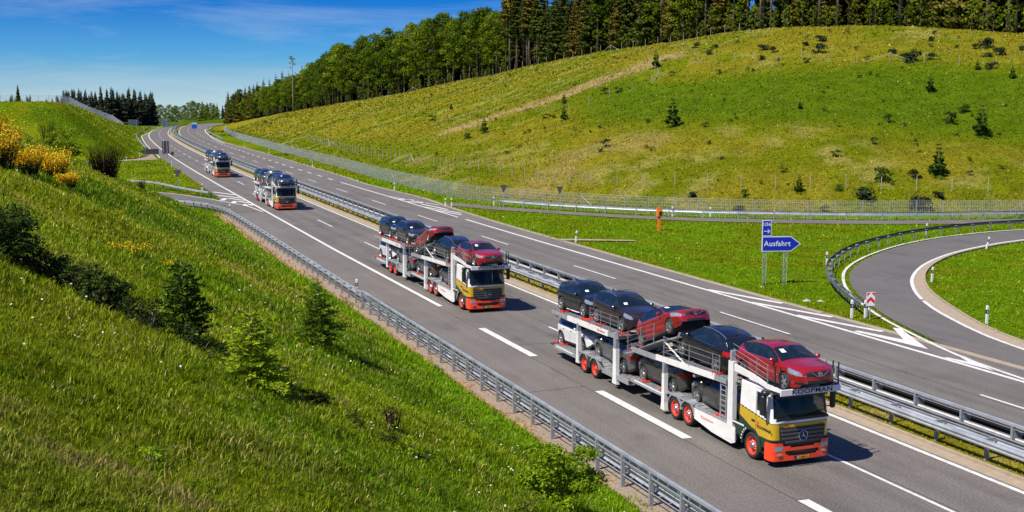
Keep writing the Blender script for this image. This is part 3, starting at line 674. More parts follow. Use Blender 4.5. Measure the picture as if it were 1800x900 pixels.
def guardrail(label, pts, spacing, kind, post_h, n_single=98, group=None):
    P = dense(pts, spacing, True); P = resample_n(P, max(2, int(sum(math.dist(P[i], P[i + 1]) for i in range(len(P) - 1)) / spacing) + 1))
    root = empty('guardrail', (0, 0, 0)); tag(root, label, 'guardrail', group)
    fine = P
    b = MB()
    if kind == 'tall':       # box rail on top, two corrugated beams towards the road, slim rails between
        profile_along(b, fine, boxprof(.13, .09), .02, post_h + .03); 
        profile_along(b, fine, WPROF, .24, .84)
        profile_along(b, fine, boxprof(.035, .035), -.02, .93); profile_along(b, fine, WPROF, .22, .54); profile_along(b, fine, boxprof(.03, .03), -.02, .44)
    elif kind == 'double':
        profile_along(b, fine, WPROF, .42, .70); profile_along(b, fine, WPROF, -.42, .70, -1); profile_along(b, fine, boxprof(.06, .02), -.40, .85); profile_along(b, fine, boxprof(.06, .02), .40, .85)
    elif kind == 'median':
        profile_along(b, fine, boxprof(.14, .09), 0, post_h + .03); profile_along(b, fine, boxprof(.035, .035), .02, .99)
    else:                    # single corrugated beam on distance brackets, strap behind
        profile_along(b, fine, WPROF, .30, .66); profile_along(b, fine, boxprof(.03, .10), -.04, .66)
    if kind == 'median':
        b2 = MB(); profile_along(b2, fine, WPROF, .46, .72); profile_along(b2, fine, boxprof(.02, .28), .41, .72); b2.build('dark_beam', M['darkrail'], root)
    nbeam = len(b.f)
    for i, p in enumerate(fine):
        h = heading(fine, i); mt = Matrix.Translation((p[0], p[1], 0)) @ Matrix.Rotation(h, 4, 'Z')
        if kind == 'tall':
            b.box(.05, .2, -.04, .04, .76, .9, mtx=mt); b.box(.05, .2, -.03, .03, .48, .58, mtx=mt)
        elif kind == 'double': b.box(-.37, .37, -.04, .04, .63, .77, mtx=mt)
        elif kind == 'median': b.box(.05, .4, -.06, .06, .64, .84, mtx=mt)
        else: b.box(-.02, .24, -.035, .035, .60, .72, mtx=mt)
    if kind in ('tall', 'median'):
        F2 = resample_n(fine, len(fine) * 3)
        for i, p in enumerate(F2):
            h = heading(F2, i); mt = Matrix.Translation((p[0], p[1], 0)) @ Matrix.Rotation(h, 4, 'Z')
            if kind == 'tall': b.box(-.035, -.005, -.012, .012, .9, post_h, mtx=mt); b.box(-.03, .2, -.012, .012, .43, .45, mtx=mt)
            else: b.box(.005, .035, -.015, .015, 1.0, post_h, mtx=mt)
    b.mi = [0] * nbeam + [1] * (len(b.f) - nbeam); b.build('beam', [M['galv'], M['galv_dull']], root)
    pm = cpost_mesh(post_h if kind != 'double' else .66)
    if kind not in ('tall', 'median', 'double'): pm = cpost_mesh(.72)
    order = sorted(range(len(P)), key=lambda i: math.hypot(*P[i]))
    rest = MB()
    for r_, i in enumerate(order):
        h = heading(P, i)
        if r_ < n_single:
            o = put('post', pm, root, (P[i][0], P[i][1], 0)); o.rotation_euler[2] = h
        else:
            mt = Matrix.Translation((P[i][0], P[i][1], 0)) @ Matrix.Rotation(h, 4, 'Z'); rest.box(-.06, .06, -.05, .05, -.2, post_h if kind != 'double' else .66, mtx=mt)
    if rest.v: tag(rest.build('far_posts', M['galv_dull'], root), kind='stuff')
    return root
guardrail('tall steel guardrail with box top rail beside the bushy green shrub and lower grass bank', [(17.35, 10), (17.35, 40), (17.35, 71)], 2.0, 'tall', 1.12)
guardrail('low ladder-like steel guardrail curving left along the joining ramp below the grass bank', [(17.55, 71.5), (17.6, 100), (17.5, 132), (17.0, 141), (15.2, 148.2), (12.0, 153.6), (8.5, 158.5)], 2.0, 'single', .74)
guardrail('short pale guardrail beside the left triangular sign on the grass island', [(7, 197), (13.1, 187.6), (15.6, 176), (17.6, 167.3), (18.9, 163.0)], 4.0, 'single', .74)
guardrail('low double-sided guardrail along the median beside the truck lane', line(31.2, 6, 620, 12), 2.63, 'double', .74)
guardrail('tall median guardrail with dark rear beam beside the right carriageway', line(32.4, 6, 620, 12), 2.63, 'median', 1.12)
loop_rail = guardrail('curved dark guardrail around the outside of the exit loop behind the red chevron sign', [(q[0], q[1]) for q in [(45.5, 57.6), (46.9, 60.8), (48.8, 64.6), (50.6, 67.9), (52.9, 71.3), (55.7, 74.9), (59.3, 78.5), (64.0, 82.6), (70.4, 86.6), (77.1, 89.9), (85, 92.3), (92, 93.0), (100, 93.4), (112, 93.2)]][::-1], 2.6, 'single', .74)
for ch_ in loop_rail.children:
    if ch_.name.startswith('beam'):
        ch_.data.materials[0] = mat('shade_painted_rail', (.13, .14, .15), .6, .3, var=.3, scale=1.5)  # beam colour darkened to stand for the shade on its back side
guardrail('long straight pale guardrail behind the entry ramp in front of the mesh fence', [(51.2, 136.4), (54.6, 129.6), (57.4, 125.6), (62.1, 119.6), (67.8, 114.3), (77, 108.5), (84.3, 104.8), (92.3, 102.6), (110, 98.3), (130, 93.5)][::-1], 3.9, 'single', .74)
guardrail('far guardrail on the outside of the distant left bend near the dark forest', [(22.0, 330), (24.2, 392), (27.4, 458), (33.0, 520), (41.5, 590), (49, 618), (60, 652)][::-1], 8, 'single', .74)
guardrail('distant guardrail on the right carriageway edge by the small blue sign', [(50.8, 400), (53.5, 440), (56.0, 478), (62, 540), (68, 580), (75, 612)], 8, 'single', .74)

# ------------------------------------------------------------------ wire mesh fences
def fence(label, P, h, spacing, post_m, wire_m, wires=True, braces=(), cell=0.20, wr=0.008, nsingle=98, name='mesh_fence', postr=0.035, zoff=None):
    root = empty(name); tag(root, label, 'fence')
    P = resample_n(P, max(2, int(sum(math.dist(P[i], P[i + 1]) for i in range(len(P) - 1)) / spacing) + 1))
    zs = height(np.array([p[0] for p in P]), np.array([p[1] for p in P])) if zoff is None else np.array(zoff(P))
    pm = MB(); pm.tube([(0, 0, -.3), (0, 0, h + .04)], postr, 6); me = pm.mesh('post', post_m)
    order = sorted(range(len(P)), key=lambda i: math.hypot(*P[i])); rest = MB()
    for r_, i in enumerate(order):
        if r_ < nsingle: put('post', me, root, (P[i][0], P[i][1], zs[i]))
        else: rest.tube([(P[i][0], P[i][1], zs[i] - .3), (P[i][0], P[i][1], zs[i] + h)], postr, 4)
    if rest.v: tag(rest.build('far_posts', post_m, root), kind='stuff')
    if wires:
        w = MB(); X = []; 
        for i in range(len(P) - 1):
            n = max(2, int(spacing / cell)); 
            for k in range(n):
                t = (k + .5) / n; x = P[i][0] * (1 - t) + P[i + 1][0] * t; y = P[i][1] * (1 - t) + P[i + 1][1] * t; z = zs[i] * (1 - t) + zs[i + 1] * t
                w.add([(x - wr, y - wr, z), (x + wr, y + wr, z), (x + wr, y + wr, z + h), (x - wr, y - wr, z + h), (x - wr, y + wr, z), (x + wr, y - wr, z), (x + wr, y - wr, z + h), (x - wr, y + wr, z + h)], [(0, 1, 2, 3), (4, 5, 6, 7)])
            for zz in (0.05, .35, .7, 1.05, 1.4, h - .25, h):
                w.add([(P[i][0], P[i][1], zs[i] + zz - wr), (P[i + 1][0], P[i + 1][1], zs[i + 1] + zz - wr), (P[i + 1][0], P[i + 1][1], zs[i + 1] + zz + wr), (P[i][0], P[i][1], zs[i] + zz + wr)], [(0, 1, 2, 3)])
        w.build('wire_mesh', wire_m, root)
    for bi in braces:
        if 0 < bi < len(P) - 1:
            for s in (-1, 1):
                b = MB(); q = P[bi + s]; f = .8; x = P[bi][0] * (1 - f) + q[0] * f; y = P[bi][1] * (1 - f) + q[1] * f
                b.tube([(P[bi][0], P[bi][1], zs[bi] + h * .85), (x, y, float(height(np.array([x]), np.array([y]))[0]) + .05)], postr * .9, 5); b.build('brace', post_m, root)
    return root
fence('tall grey wire mesh fence running behind the entry ramp and along the right carriageway', FENCE, 2.05, 3.0, M['galv_dull'], M['wire'], braces=(4, 16, 21, 40, 60, 80))
lf = [(-30, 322), (-16, 317), (-6, 315), (0, 320), (2.5, 332), (4, 345), (9, 400), (14, 436), (19, 470), (23.5, 515), (27.5, 556)]
fence('grey mesh fence stepping down the crest of the far left embankment', dense(lf, 3), 2.3, 3.0, M['galv_dull'], M['wire'], nsingle=90, braces=(3, 6))
FP = [(44, 178), (60, 166), (75, 163), (90.9, 158.1), (95.2, 155.2), (98.8, 151.2), (102.5, 147.3), (106.2, 143.4), (109.8, 140.9), (114.3, 139.1), (125.9, 131.2), (140, 124)]

# ------------------------------------------------------------------ signs, posts and small road furniture
def delineator_mesh():
    root = empty('marker_post')
    b = MB(); pr = [(-.06, -.045), (.06, -.045), (.075, 0), (.0, .055), (-.075, 0)]
    b.prism(pr, 'z', -.2, 1.0); b.add([(x, y, 1.0) for x, y in pr] + [(x * .9, y * .9 , 1.0 + .05 + (.03 if y > 0 else 0)) for x, y in pr], [(0, 1, 6, 5), (1, 2, 7, 6), (2, 3, 8, 7), (3, 4, 9, 8), (4, 0, 5, 9), (5, 6, 7, 8, 9)])
    b.build('body', M['postwhite'], root)
    b = MB(); pr2 = [(x * 1.06, y * 1.1) for x, y in pr]; b.prism(pr2, 'z', .60, .84); b.build('black_band', M['black'], root)
    b = MB(); b.box(-.02, .02, -.054, -.051, .65, .79); b.build('reflector', M['sticker'], root)
    return root
DEL = delineator_mesh()
dl = [((44.4, 57.6), 'marker post just left of the red chevron sign', 0, 1.02), ((45.2, 57.35), 'thicker white marker post touching the red chevron sign', 0, 1.0), ((58.9, 67.4), 'marker post standing on the inner edge of the exit loop bend', 3, 1.0),
      ((76.8, 81.1), 'leaning marker post on the upper inner edge of the exit loop', 14, 1.0), ((56.9, 77.2), 'marker post behind the outermost point of the curved loop guardrail', 0, 1.0), ((79.5, 92.0), 'marker post rising behind the upper arc of the loop guardrail', 0, 1.0),
      ((50.6, 53.1), 'large marker post in the grass inside the exit loop', 0, 1.02), ((44.5, 98.6), 'marker post beside the pale strip between carriageway and grass triangle', 6, 1.0), ((44.6, 138.3), 'left one of the close pair of marker posts at the entry ramp nose', 0, 1.0),
      ((45.25, 137.8), 'right one of the close pair of marker posts at the entry ramp nose', 0, 1.0), ((50.9, 138.0), 'marker post between the two dark triangular signs by the mesh fence', 0, 1.0), ((45.9, 166.8), 'marker post on the grass verge just before the entry ramp', 0, 1.0),
      ((46.9, 231.5), 'distant marker post on the right verge above the second truck', 0, 1.0), ((48.9, 295), 'more distant marker post on the right verge below the mesh fence', 0, 1.0), ((49.7, 342), 'small far marker post on the right verge near the bend', 0, 1.0),
      ((18.35, 76.6), 'marker post standing behind the near left guardrail', 0, 1.02), ((18.3, 139), 'marker post behind the curve of the left ladder guardrail', 0, 1.0), ((19.3, 175.8), 'marker post on the grass island tip by the left hatched area', 0, 1.0), ((20.8, 242), 'marker post on the far part of the left grass island', 0, 1.0),
      ((65.0, 117.2), 'first small marker post behind the straight ramp guardrail', 0, 1.05), ((68.6, 114.9), 'second small marker post behind the straight ramp guardrail', 0, 1.05), ((13.5, 267.6), 'marker post beside the narrow gravel service road', 0, 1.0), ((17.5, 287), 'faraway marker post on the foot of the far left bank', 0, 1.0)]
for i, ((x, y), lab, tilt, s) in enumerate(dl):
    o = DEL if i == 0 else copy_tree(DEL)
    o.location = (x, y, max(float(height(np.array([x]), np.array([y]))[0]), -.03)); o.rotation_euler = (0, rad(tilt), sh(y) * -.01 - 0.15); o.scale = (s * 1.15, s * 1.15, s)
    tag(o, 'white ' + lab if 'white' not in lab else lab, 'marker post', 'white marker posts along the roads')

def lattice_post(x, h, parent, m):
    b = MB()
    for dx in (-.16, .16): b.tube([(x + dx, 0, -.2), (x + dx, 0, h)], .03, 6)
    for k in range(int(h / .7)):
        z = .25 + k * .7; b.tube([(x - .16, 0, z), (x + .16, 0, z)], .018, 5); b.tube([(x - .16, 0, z), (x + .16, 0, z + .7)], .014, 5)
    return b.build('lattice_post', m, parent)
sg = empty('exit_sign', (47.55, 70.3, 0), rad(-16)); sg.scale = (.8, .8, .8); tag(sg, 'blue arrow-shaped exit sign with a smaller blue route board on top', 'road sign')
lattice_post(-1.15, 3.0, sg, M['galv']); lattice_post(.75, 3.0, sg, M['galv'])
def plate_sign(outline, m_face, m_rim, name, parent, y=0, t=.05, rim=.07):
    b = MB(); b.prism(outline, 'y', y - t, y + t); o = b.build(name, m_rim, parent)
    cx = sum(p[0] for p in outline) / len(outline); cz = sum(p[1] for p in outline) / len(outline)
    ins = []
    n = len(outline)
    for i in range(n):
        p0, p1, p2 = Vector(outline[i - 1]), Vector(outline[i]), Vector(outline[(i + 1) % n]); d1 = (p1 - p0).normalized(); d2 = (p2 - p1).normalized()
        n1 = Vector((-d1.y, d1.x)); n2 = Vector((-d2.y, d2.x)); c = Vector((cx, cz)) - p1
        if n1.dot(c) < 0: n1 = -n1
        if n2.dot(c) < 0: n2 = -n2
        bi = (n1 + n2).normalized(); ins.append(tuple(p1 + bi * (rim / max(.3, bi.dot(n1)))))
    f = MB(); f.prism(ins, 'y', y - t - .006, y - t + .004); f.build('sign_face', m_face, o)
    return o
arrow = plate_sign([(-1.45, 2.95), (1.2, 2.95), (2.12, 3.62), (1.2, 4.3), (-1.45, 4.3)], M['signblue'], M['signwhite'], 'arrow_board', sg)
board = plate_sign([(-1.45, 4.36), (-.62, 4.36), (-.62, 5.75), (-1.45, 5.75)], M['signblue'], M['signwhite'], 'route_board', sg, rim=.05)
rt = (rad(90), 0, 0)
lettering('Ausfahrt', .66, M['signwhite'], arrow, (-.05, -.065, 3.64), rt, .008, .98)
lettering('U56', .40, M['signwhite'], board, (-1.03, -.065, 5.38), rt, .006)
b = MB(); b.box(-1.3, -.86, -.07, -.06, 4.74, 4.80); b.add([(-.98, -.065, 4.93), (-.93, -.065, 4.97), (-.74, -.065, 4.77), (-.93, -.065, 4.57), (-.98, -.065, 4.61), (-.83, -.065, 4.77)], [(0, 1, 2, 5), (2, 3, 4, 5)]); b.build('arrow', M['signwhite'], board)

ch = empty('chevron_sign', (45.05, 56.7, 0), rad(-20)); ch.scale = (.76, .76, .76); tag(ch, 'red and white chevron sign at the tip of the exit loop', 'road sign')
b = MB(); b.tube([(0, 0.06, -.2), (0, 0.06, 1.9)], .038, 8); b.build('post', M['galv'], ch)
b = MB(); b.box(-.34, .34, -.02, .02, 1.05, 2.15, bev=.01); cb = b.build('board', M['signwhite'], ch)
b = MB()
b.add([(-.31, -.026, 1.20), (-.31, -.026, 1.50), (0, -.026, 1.80), (.31, -.026, 1.50), (.31, -.026, 1.20), (0, -.026, 1.50)], [(0, 5, 2, 1), (5, 4, 3, 2)])
for sx in (-1, 1): b.add([(sx * .31, -.026, 2.12), (sx * .31, -.026, 1.80), (sx * .02, -.026, 2.12)], [(0, 1, 2) if sx < 0 else (0, 2, 1)])
b.build('red_chevron', M['signred'], cb)

ph = empty('emergency_phone', (56.5, 104.6, 0), rad(-15)); tag(ph, 'orange emergency phone post in the grass triangle', 'emergency phone')
b = MB(); b.prism([(-.13, -.10), (.13, -.10), (.15, .10), (-.15, .10)], 'z', -.2, 1.35); b.build('column', M['phone'], ph)
b = MB(); b.box(-.30, .30, -.2, .2, 1.35, 2.05, bev=.08); b.prism([(-.30, 2.0), (.30, 2.0), (.20, 2.3), (-.20, 2.3)], 'y', -.17, .17); hb = b.build('housing', M['phone'], ph)
b = MB(); b.box(-.05, .24, -.215, -.203, 1.5, 1.95); b.build('speaker_panel', M['black'], hb)

def yield_back(x, y, label, h=2.3, s=1.25, t=1.0):
    r = empty('triangular_sign', (x, y, max(0, float(height(np.array([x]), np.array([y]))[0]))), rad(-12)); tag(r, label, 'road sign')
    b = MB(); b.tube([(0, 0, -.2), (0, 0, h + t * .8)], .042, 8); b.build('post', M['galv_dull'], r)
    b = MB(); b.prism([(-s / 2, h + t), (s / 2, h + t), (0, h)], 'y', -.075, -.05); bd = b.build('board', M['signback'], r)
    b = MB(); b.prism([(-s / 2 + .12, h + t - .08), (s / 2 - .12, h + t - .08), (0, h + .22)], 'y', -.082, -.076); b.build('inner_panel', mat('sign_back_inner', (.10, .085, .12), .5), bd)
    return r
yield_back(50.2, 132.6, 'dark triangular sign seen from behind at the start of the straight ramp guardrail', 1.95, .80, .95)
yield_back(55.6, 127.9, 'dark triangular sign seen from behind, farther right along the ramp guardrail', 1.95, .80, .95)
yield_back(15.9, 176.6, 'black downward triangle sign standing on the left grass island', 2.0, 1.15, 1.05)

def far_board(x, y, w, h, z0, label, m, rz=-.05, cat='road sign'):
    z = max(float(height(np.array([x]), np.array([y]))[0]), 0)
    r = empty('traffic_sign', (x, y, z), rz); tag(r, label, cat)
    b = MB(); b.box(-w / 2, w / 2, -.05, .05, z0, z0 + h); bo = b.build('board', m, r)
    b = MB()
    for k in range(1, 5): b.box(-w / 2, w / 2, -.12, -.055, z0 + h * k / 5 - .04, z0 + h * k / 5 + .04)
    b.build('rib', M['galv_dull'], bo)
    for s in (-.32, .32):
        b = MB(); b.box(w * s - .09, w * s + .09, -.2, -.121, -.3, z0 + h - .1); b.build('post', M['galv_dull'], r)
    return r
far_board(32.0, 560, 4.4, 3.4, .5, 'large grey sign back at the lower end of the left crest fence', M['signgrey'])
far_board(49.5, 604, 3.2, 3.8, .4, 'pale grey-green sign back in front of the dark distant forest', mat('far_sign_pale', (.16, .25, .25), .6))
r = empty('traffic_sign', (58.0, 552, 0), -.05); tag(r, 'small bright blue sign with white top beside the distant right carriageway', 'road sign')
b = MB(); b.box(-1.15, 1.15, -.05, .05, .6, 2.6); b.build('blue_board', mat('far_blue', (.01, .13, .62), .5), r)
b = MB(); b.box(-1.15, 1.15, -.05, .05, 2.62, 3.3); b.build('white_board', M['signwhite'], r)
b = MB(); b.box(-.1, .1, .06, .2, -.3, 3.2); b.build('post', M['galv_dull'], r)
# dark sign backs at the service road
r = empty('direction_sign', (20.3, 281.5, 0), rad(-6)); tag(r, 'dark arrow board pointing left seen from behind by the service road', 'road sign')
b = MB(); b.prism([(-3.0, 1.5), (-2.1, .9), (1.1, .9), (1.1, 2.1), (-2.1, 2.1)], 'y', -.06, .06); bo = b.build('board', M['signback'], r)
b = MB(); b.box(-1.9, -1.8, -.14, -.062, .95, 2.05); b.build('rib', M['galv_dull'], bo)
for x in (-2.0, .6):
    b = MB(); b.box(x - .06, x + .06, .07, .2, -.2, 2.0); b.build('post', M['galv_dull'], r)
r = empty('tall_sign', (22.9, 281.0, 0), rad(-6)); tag(r, 'tall narrow dark sign seen from behind next to the arrow board', 'road sign')
b = MB(); b.box(-.75, .75, -.06, .06, 1.0, 3.9); bo = b.build('board', M['signback'], r)
b = MB(); b.box(.25, .4, -.14, -.062, 1.1, 3.8); b.box(-.45, -.33, -.14, -.062, 1.1, 3.8); b.build('rib', M['galv'], bo)
b = MB(); b.box(-.45, -.33, .07, .2, -.2, 3.6); b.box(.25, .4, .07, .2, -.2, 3.6); b.build('post', M['galv_dull'], r)
r = empty('small_sign', (24.2, 279.2, 0), rad(-6)); tag(r, 'small dark square sign on a thin post at the service road corner', 'road sign')
b = MB(); b.box(-.36, .36, -.05, .05, .7, 1.5); b.build('board', M['signback'], r)
b = MB(); b.box(-.05, .05, .055, .15, -.2, 1.4); b.build('post', M['galv'], r)

r = empty('manhole_cover', (17.25, 44.9, -.015)); tag(r, 'round rusty manhole cover in the verge behind the near left guardrail', 'manhole cover')
b = MB(); b.lathe([(-.1, .42), (.03, .42), (.035, .30), (.03, .30)], 'z', 28); b.build('iron_ring', M['manhole'], r)
b = MB(); b.lathe([(-.05, .30), (.032, .30), (.032, .0)], 'z', 28); b.build('lid', M['gravel'], r)
for k, (x, y, s) in enumerate([(45.4, 63.6, .3), (46.2, 63.2, .22)]):
    b = MB(); vs = []
    for i in range(9): 
        a = 2 * math.pi * i / 9; vs.append((math.cos(a) * s * R.uniform(.7, 1.2), math.sin(a) * s * R.uniform(.7, 1.2), R.uniform(0, .06)))
    b.add(vs + [(0, 0, s * .55)], [(i, (i + 1) % 9, 9) for i in range(9)]); o = b.build('stone', M['stone'], loc=(x, y, -.05)); tag(o, ['larger pale stone in the grass in front of the blue exit sign', 'smaller pale stone in the grass in front of the blue exit sign'][k], 'stone')
# gully grates in the gutter
for (x, y, lab) in [(43.65, 59.3, 'rusty drain grate in the gutter beside the right hatched markings'), (43.8, 103, 'dark drain grate in the far gutter of the right carriageway'), (52.6, 61.0, 'brown drain grate in the gutter on the inside of the exit loop')]:
    b = MB(); b.box(-.2, .2, -.25, .25, .0, .016)
    for k in range(5): b.box(-.17, .17, -.2 + k * .09, -.17 + k * .09, .017, .022)
    o = b.build('drain_grate', M['manhole'], loc=(x, y, 0)); tag(o, lab, 'drain grate'); o.rotation_euler[2] = rad(-15)

# ------------------------------------------------------------------ cars
def ip(x, tab): return float(np.interp(x, [t[0] for t in tab], [t[1] for t in tab]))
SUV = dict(L=4.38, wb=(0.86, 3.51), R=.355,
  top=[(0, .74), (.02, .84), (.08, .93), (.25, 1.0), (.6, 1.05), (1.0, 1.10), (1.18, 1.13), (1.5, 1.32), (1.85, 1.50), (2.1, 1.56), (2.5, 1.60), (3.0, 1.59), (3.5, 1.535), (3.82, 1.47), (3.96, 1.41), (4.12, 1.26), (4.22, 1.10), (4.30, 1.03), (4.36, .95), (4.38, .86)],
  sh=[(0, .62), (.1, .76), (.5, .88), (1.0, .96), (2.0, 1.0), (3.2, 1.04), (3.9, 1.07), (4.2, 1.0), (4.30, .92), (4.38, .80)],
  zb=[(0, .40), (.05, .28), (.3, .23), (4.1, .24), (4.3, .32), (4.38, .40)],
  W=[(0, .70), (.05, .78), (.2, .86), (.5, .895), (1.0, .905), (3.4, .905), (3.9, .885), (4.15, .83), (4.3, .78), (4.38, .72)],
  cr=[(0, .06), (.3, .09), (1.0, .09), (1.3, .09), (1.8, .07), (3.8, .06), (4.0, .07), (4.38, .05)], k=.46,
  side=(1.34, 3.86), ws=(1.2, 1.92), rw=(3.92, 4.20), clad=True, rails=True)
HATCH = dict(L=4.36, wb=(0.88, 3.56), R=.33,
  top=[(0, .66), (.02, .74), (.08, .82), (.25, .89), (.6, .95), (1.0, 1.01), (1.15, 1.04), (1.5, 1.23), (1.9, 1.41), (2.2, 1.475), (2.6, 1.50), (3.0, 1.49), (3.5, 1.43), (3.75, 1.38), (3.9, 1.28), (4.1, 1.10), (4.2, 1.02), (4.30, .95), (4.36, .80)],
  sh=[(0, .56), (.1, .68), (.5, .80), (1.0, .88), (2.0, .93), (3.2, .98), (3.9, 1.0), (4.15, .94), (4.28, .86), (4.36, .70)],
  zb=[(0, .34), (.05, .22), (.3, .18), (4.1, .20), (4.3, .28), (4.36, .34)],
  W=[(0, .66), (.05, .74), (.2, .83), (.5, .87), (1.0, .885), (3.4, .885), (3.9, .86), (4.15, .80), (4.28, .74), (4.36, .68)],
  cr=[(0, .06), (.3, .09), (1.0, .09), (1.3, .09), (1.8, .07), (3.7, .06), (4.0, .07), (4.36, .05)], k=.46,
  side=(1.30, 3.72), ws=(1.17, 1.95), rw=(3.78, 4.12), clad=False, rails=False)

def car_surface(S):
    """grid of (x lateral, y along, z) for the right half; then mirrored"""
    L = S['L']; Ra = S['R'] + .055; zc = S['R']
    st = sorted(set([round(v, 4) for v in np.concatenate([[0, .01, .02, .035, .055, .08, .11], np.arange(.14, .85, .028), np.arange(.86, L - .55, .045), np.arange(L - .55, L - .12, .028), [L - .1, L - .07, L - .045, L - .025, L - .01, L]])] +
                [round(w + s * (Ra - e), 4) for w in S['wb'] for s in (-1, 1) for e in (-.002, .002, .02, .06)]))
    nl, ng, nt = 15, 8, 12
    G = []
    for x in st:
        zb = ip(x, S['zb']); zs = ip(x, S['sh']); zt = ip(x, S['top']); cr = ip(x, S['cr']); W = ip(x, S['W'])
        for w in S['wb']:
            if abs(x - w) < Ra: zb = max(zb, zc + math.sqrt(max(Ra * Ra - (x - w) ** 2, 0)))
        zs = min(zs, zt - .03); zb = min(zb, zs - .06)
        zre = max(zs + .015, zt - cr); row = []
        gh = zre - zs
        for i in range(nl):
            t = i / nl; z = zb + (zs - zb) * t; zz = (z - .25) / (max(zs, .6) - .25)
            bul = 1 - .055 * (1 - min(max(zz, 0), 1)) ** 2 - .02 * max(0, zz - .7) + .012 * math.exp(-((zz - .82) / .08) ** 2)
            row.append((W * bul, z))
        for i in range(ng):
            t = i / ng; z = zs + gh * t; row.append((W * .975 - gh * t * S['k'] - .02 * t * t * (gh > .2), z))
        ye = W * .975 - gh * S['k'] - .02 * (gh > .2)
        for i in range(nt + 1):
            t = i / nt; a = t * math.pi / 2; y = ye * math.cos(a) if t < 1 else 0.0; yy = y / ye
            row.append((y, zre + (zt - zre) * (1 - yy ** 2.4)))
        G.append(row)
    return st, G, nl, ng, nt
def car_parts(S):
    st, G, nl, ng, nt = car_surface(S); L = S['L']; nr = len(G[0]); V = []; cls = {}
    cen = (S['wb'][0] + S['wb'][1]) / 2
    def warp(lat, x, z):
        a = abs(lat) / .9; f = max(0, 1 - x / .75); r = max(0, 1 - (L - x) / .6)
        x2 = x + .30 * a ** 2.3 * f ** 1.2 - .16 * a ** 2.3 * r
        x2 += .05 * f * f * max(0, (z - .62) / .4) - 0.0
        return (lat, x2 - cen, z)
    buckets = {}
    def classify(lat, x, z, zone):
        a = abs(lat); t = ip(x, S['top']); zs = ip(x, S['sh'])
        if zone == 'side' and S['side'][0] < x < S['side'][1] and z > zs + .035:
            x0 = S['side'][0]
            if abs(x - 2.33) < .022 or abs(x - 3.25) < .02: return 'trim'
            if x > S['side'][1] - .5 and z < zs + .035 + (x - (S['side'][1] - .5)) * .35: return 'body'
            return 'side_window'
        if zone == 'top':
            ye = ip(x, S['W']) * .975 - (max(t - ip(x, S['cr']) - zs, 0)) * S['k']
            if S['ws'][0] < x < S['ws'][1] and a < ye - .05: return 'windscreen'
            if S['rw'][0] < x < S['rw'][1] and a < ye - .07: return 'rear_window'
        h = zs - .6
        fl = ip(.3, S['top'])
        if x < .62 and fl - .30 + x * .16 < z < fl - .13 + x * .20 and a > .50 - (x > .1) * .1 and a > .44 and zone != 'top': return 'headlight'
        if x < .07 and a <= .50 and fl - .32 < z < fl - .15: return 'grille'
        if x < .06 and .27 < z - (S['R'] - .33) < .44 and a < .46: return 'grille'
        if x < .30 and .30 < z - (S['R'] - .33) < .40 and .56 < a < .80: return 'grille'
        if x > L - .42 and ip(4.2, S['sh']) - .16 < z < ip(4.2, S['sh']) + .02 and a > .48 - .0: return 'taillight'
        if S['clad'] and zone == 'low':
            zb = ip(x, S['zb'])
            for w in S['wb']:
                if math.hypot(x - w, z - S['R']) < S['R'] + .115: return 'trim'
            if z < zb + .12: return 'trim'
        if x > L - .1 and z < .44: return 'trim'
        return 'body'
    for sgn in (1, -1):
        P = [[warp(sgn * p[0], st[i], p[1]) for p in row] for i, row in enumerate(G)]
        for i in range(len(st) - 1):
            for j in range(nr - 1):
                zone = 'low' if j < nl else ('side' if j < nl + ng else 'top')
                xm = (st[i] + st[i + 1]) / 2; lm = sum(G[q][w][0] for q in (i, i + 1) for w in (j, j + 1)) / 4; zm = sum(G[q][w][1] for q in (i, i + 1) for w in (j, j + 1)) / 4
                c = classify(lm, xm, zm, zone)
                q = (P[i][j], P[i + 1][j], P[i + 1][j + 1], P[i][j + 1])
                buckets.setdefault(c, []).append(q if sgn < 0 else q[::-1])
        for (e, row) in ((0, G[0]), (len(st) - 1, G[-1])):
            nf = 10; x = st[e]
            for j in range(nr - 1):
                for k in range(nf):
                    f0, f1 = k / nf, (k + 1) / nf; (y0, z0), (y1, z1) = row[j], row[j + 1]
                    lm = (y0 + y1) / 2 * (f0 + f1) / 2; zm = (z0 + z1) / 2
                    c = classify(lm, x, zm, 'low')
                    q = [warp(sgn * y0 * f0, x, z0), warp(sgn * y0 * f1, x, z0), warp(sgn * y1 * f1, x, z1), warp(sgn * y1 * f0, x, z1)]
                    if (sgn < 0) != (e == 0): q = q[::-1]
                    buckets.setdefault(c, []).append(tuple(q))
    return buckets, cen
def welded(quads, name, m, smooth=True, shift_=(0, 0, 0)):
    idx = {}; V = []; F = []
    for q in quads:
        f = []
        for p in q:
            k = (round(p[0], 4), round(p[1], 4), round(p[2], 4))
            if k not in idx: idx[k] = len(V); V.append((p[0] + shift_[0], p[1] + shift_[1], p[2] + shift_[2]))
            if not f or f[-1] != idx[k]: f.append(idx[k])
        if len(f) > 1 and f[0] == f[-1]: f.pop()
        if len(set(f)) > 2: F.append(tuple(f))
    b = MB(); b.v = V; b.f = F; b.mi = [0] * len(F); return b.mesh(name, m, smooth)
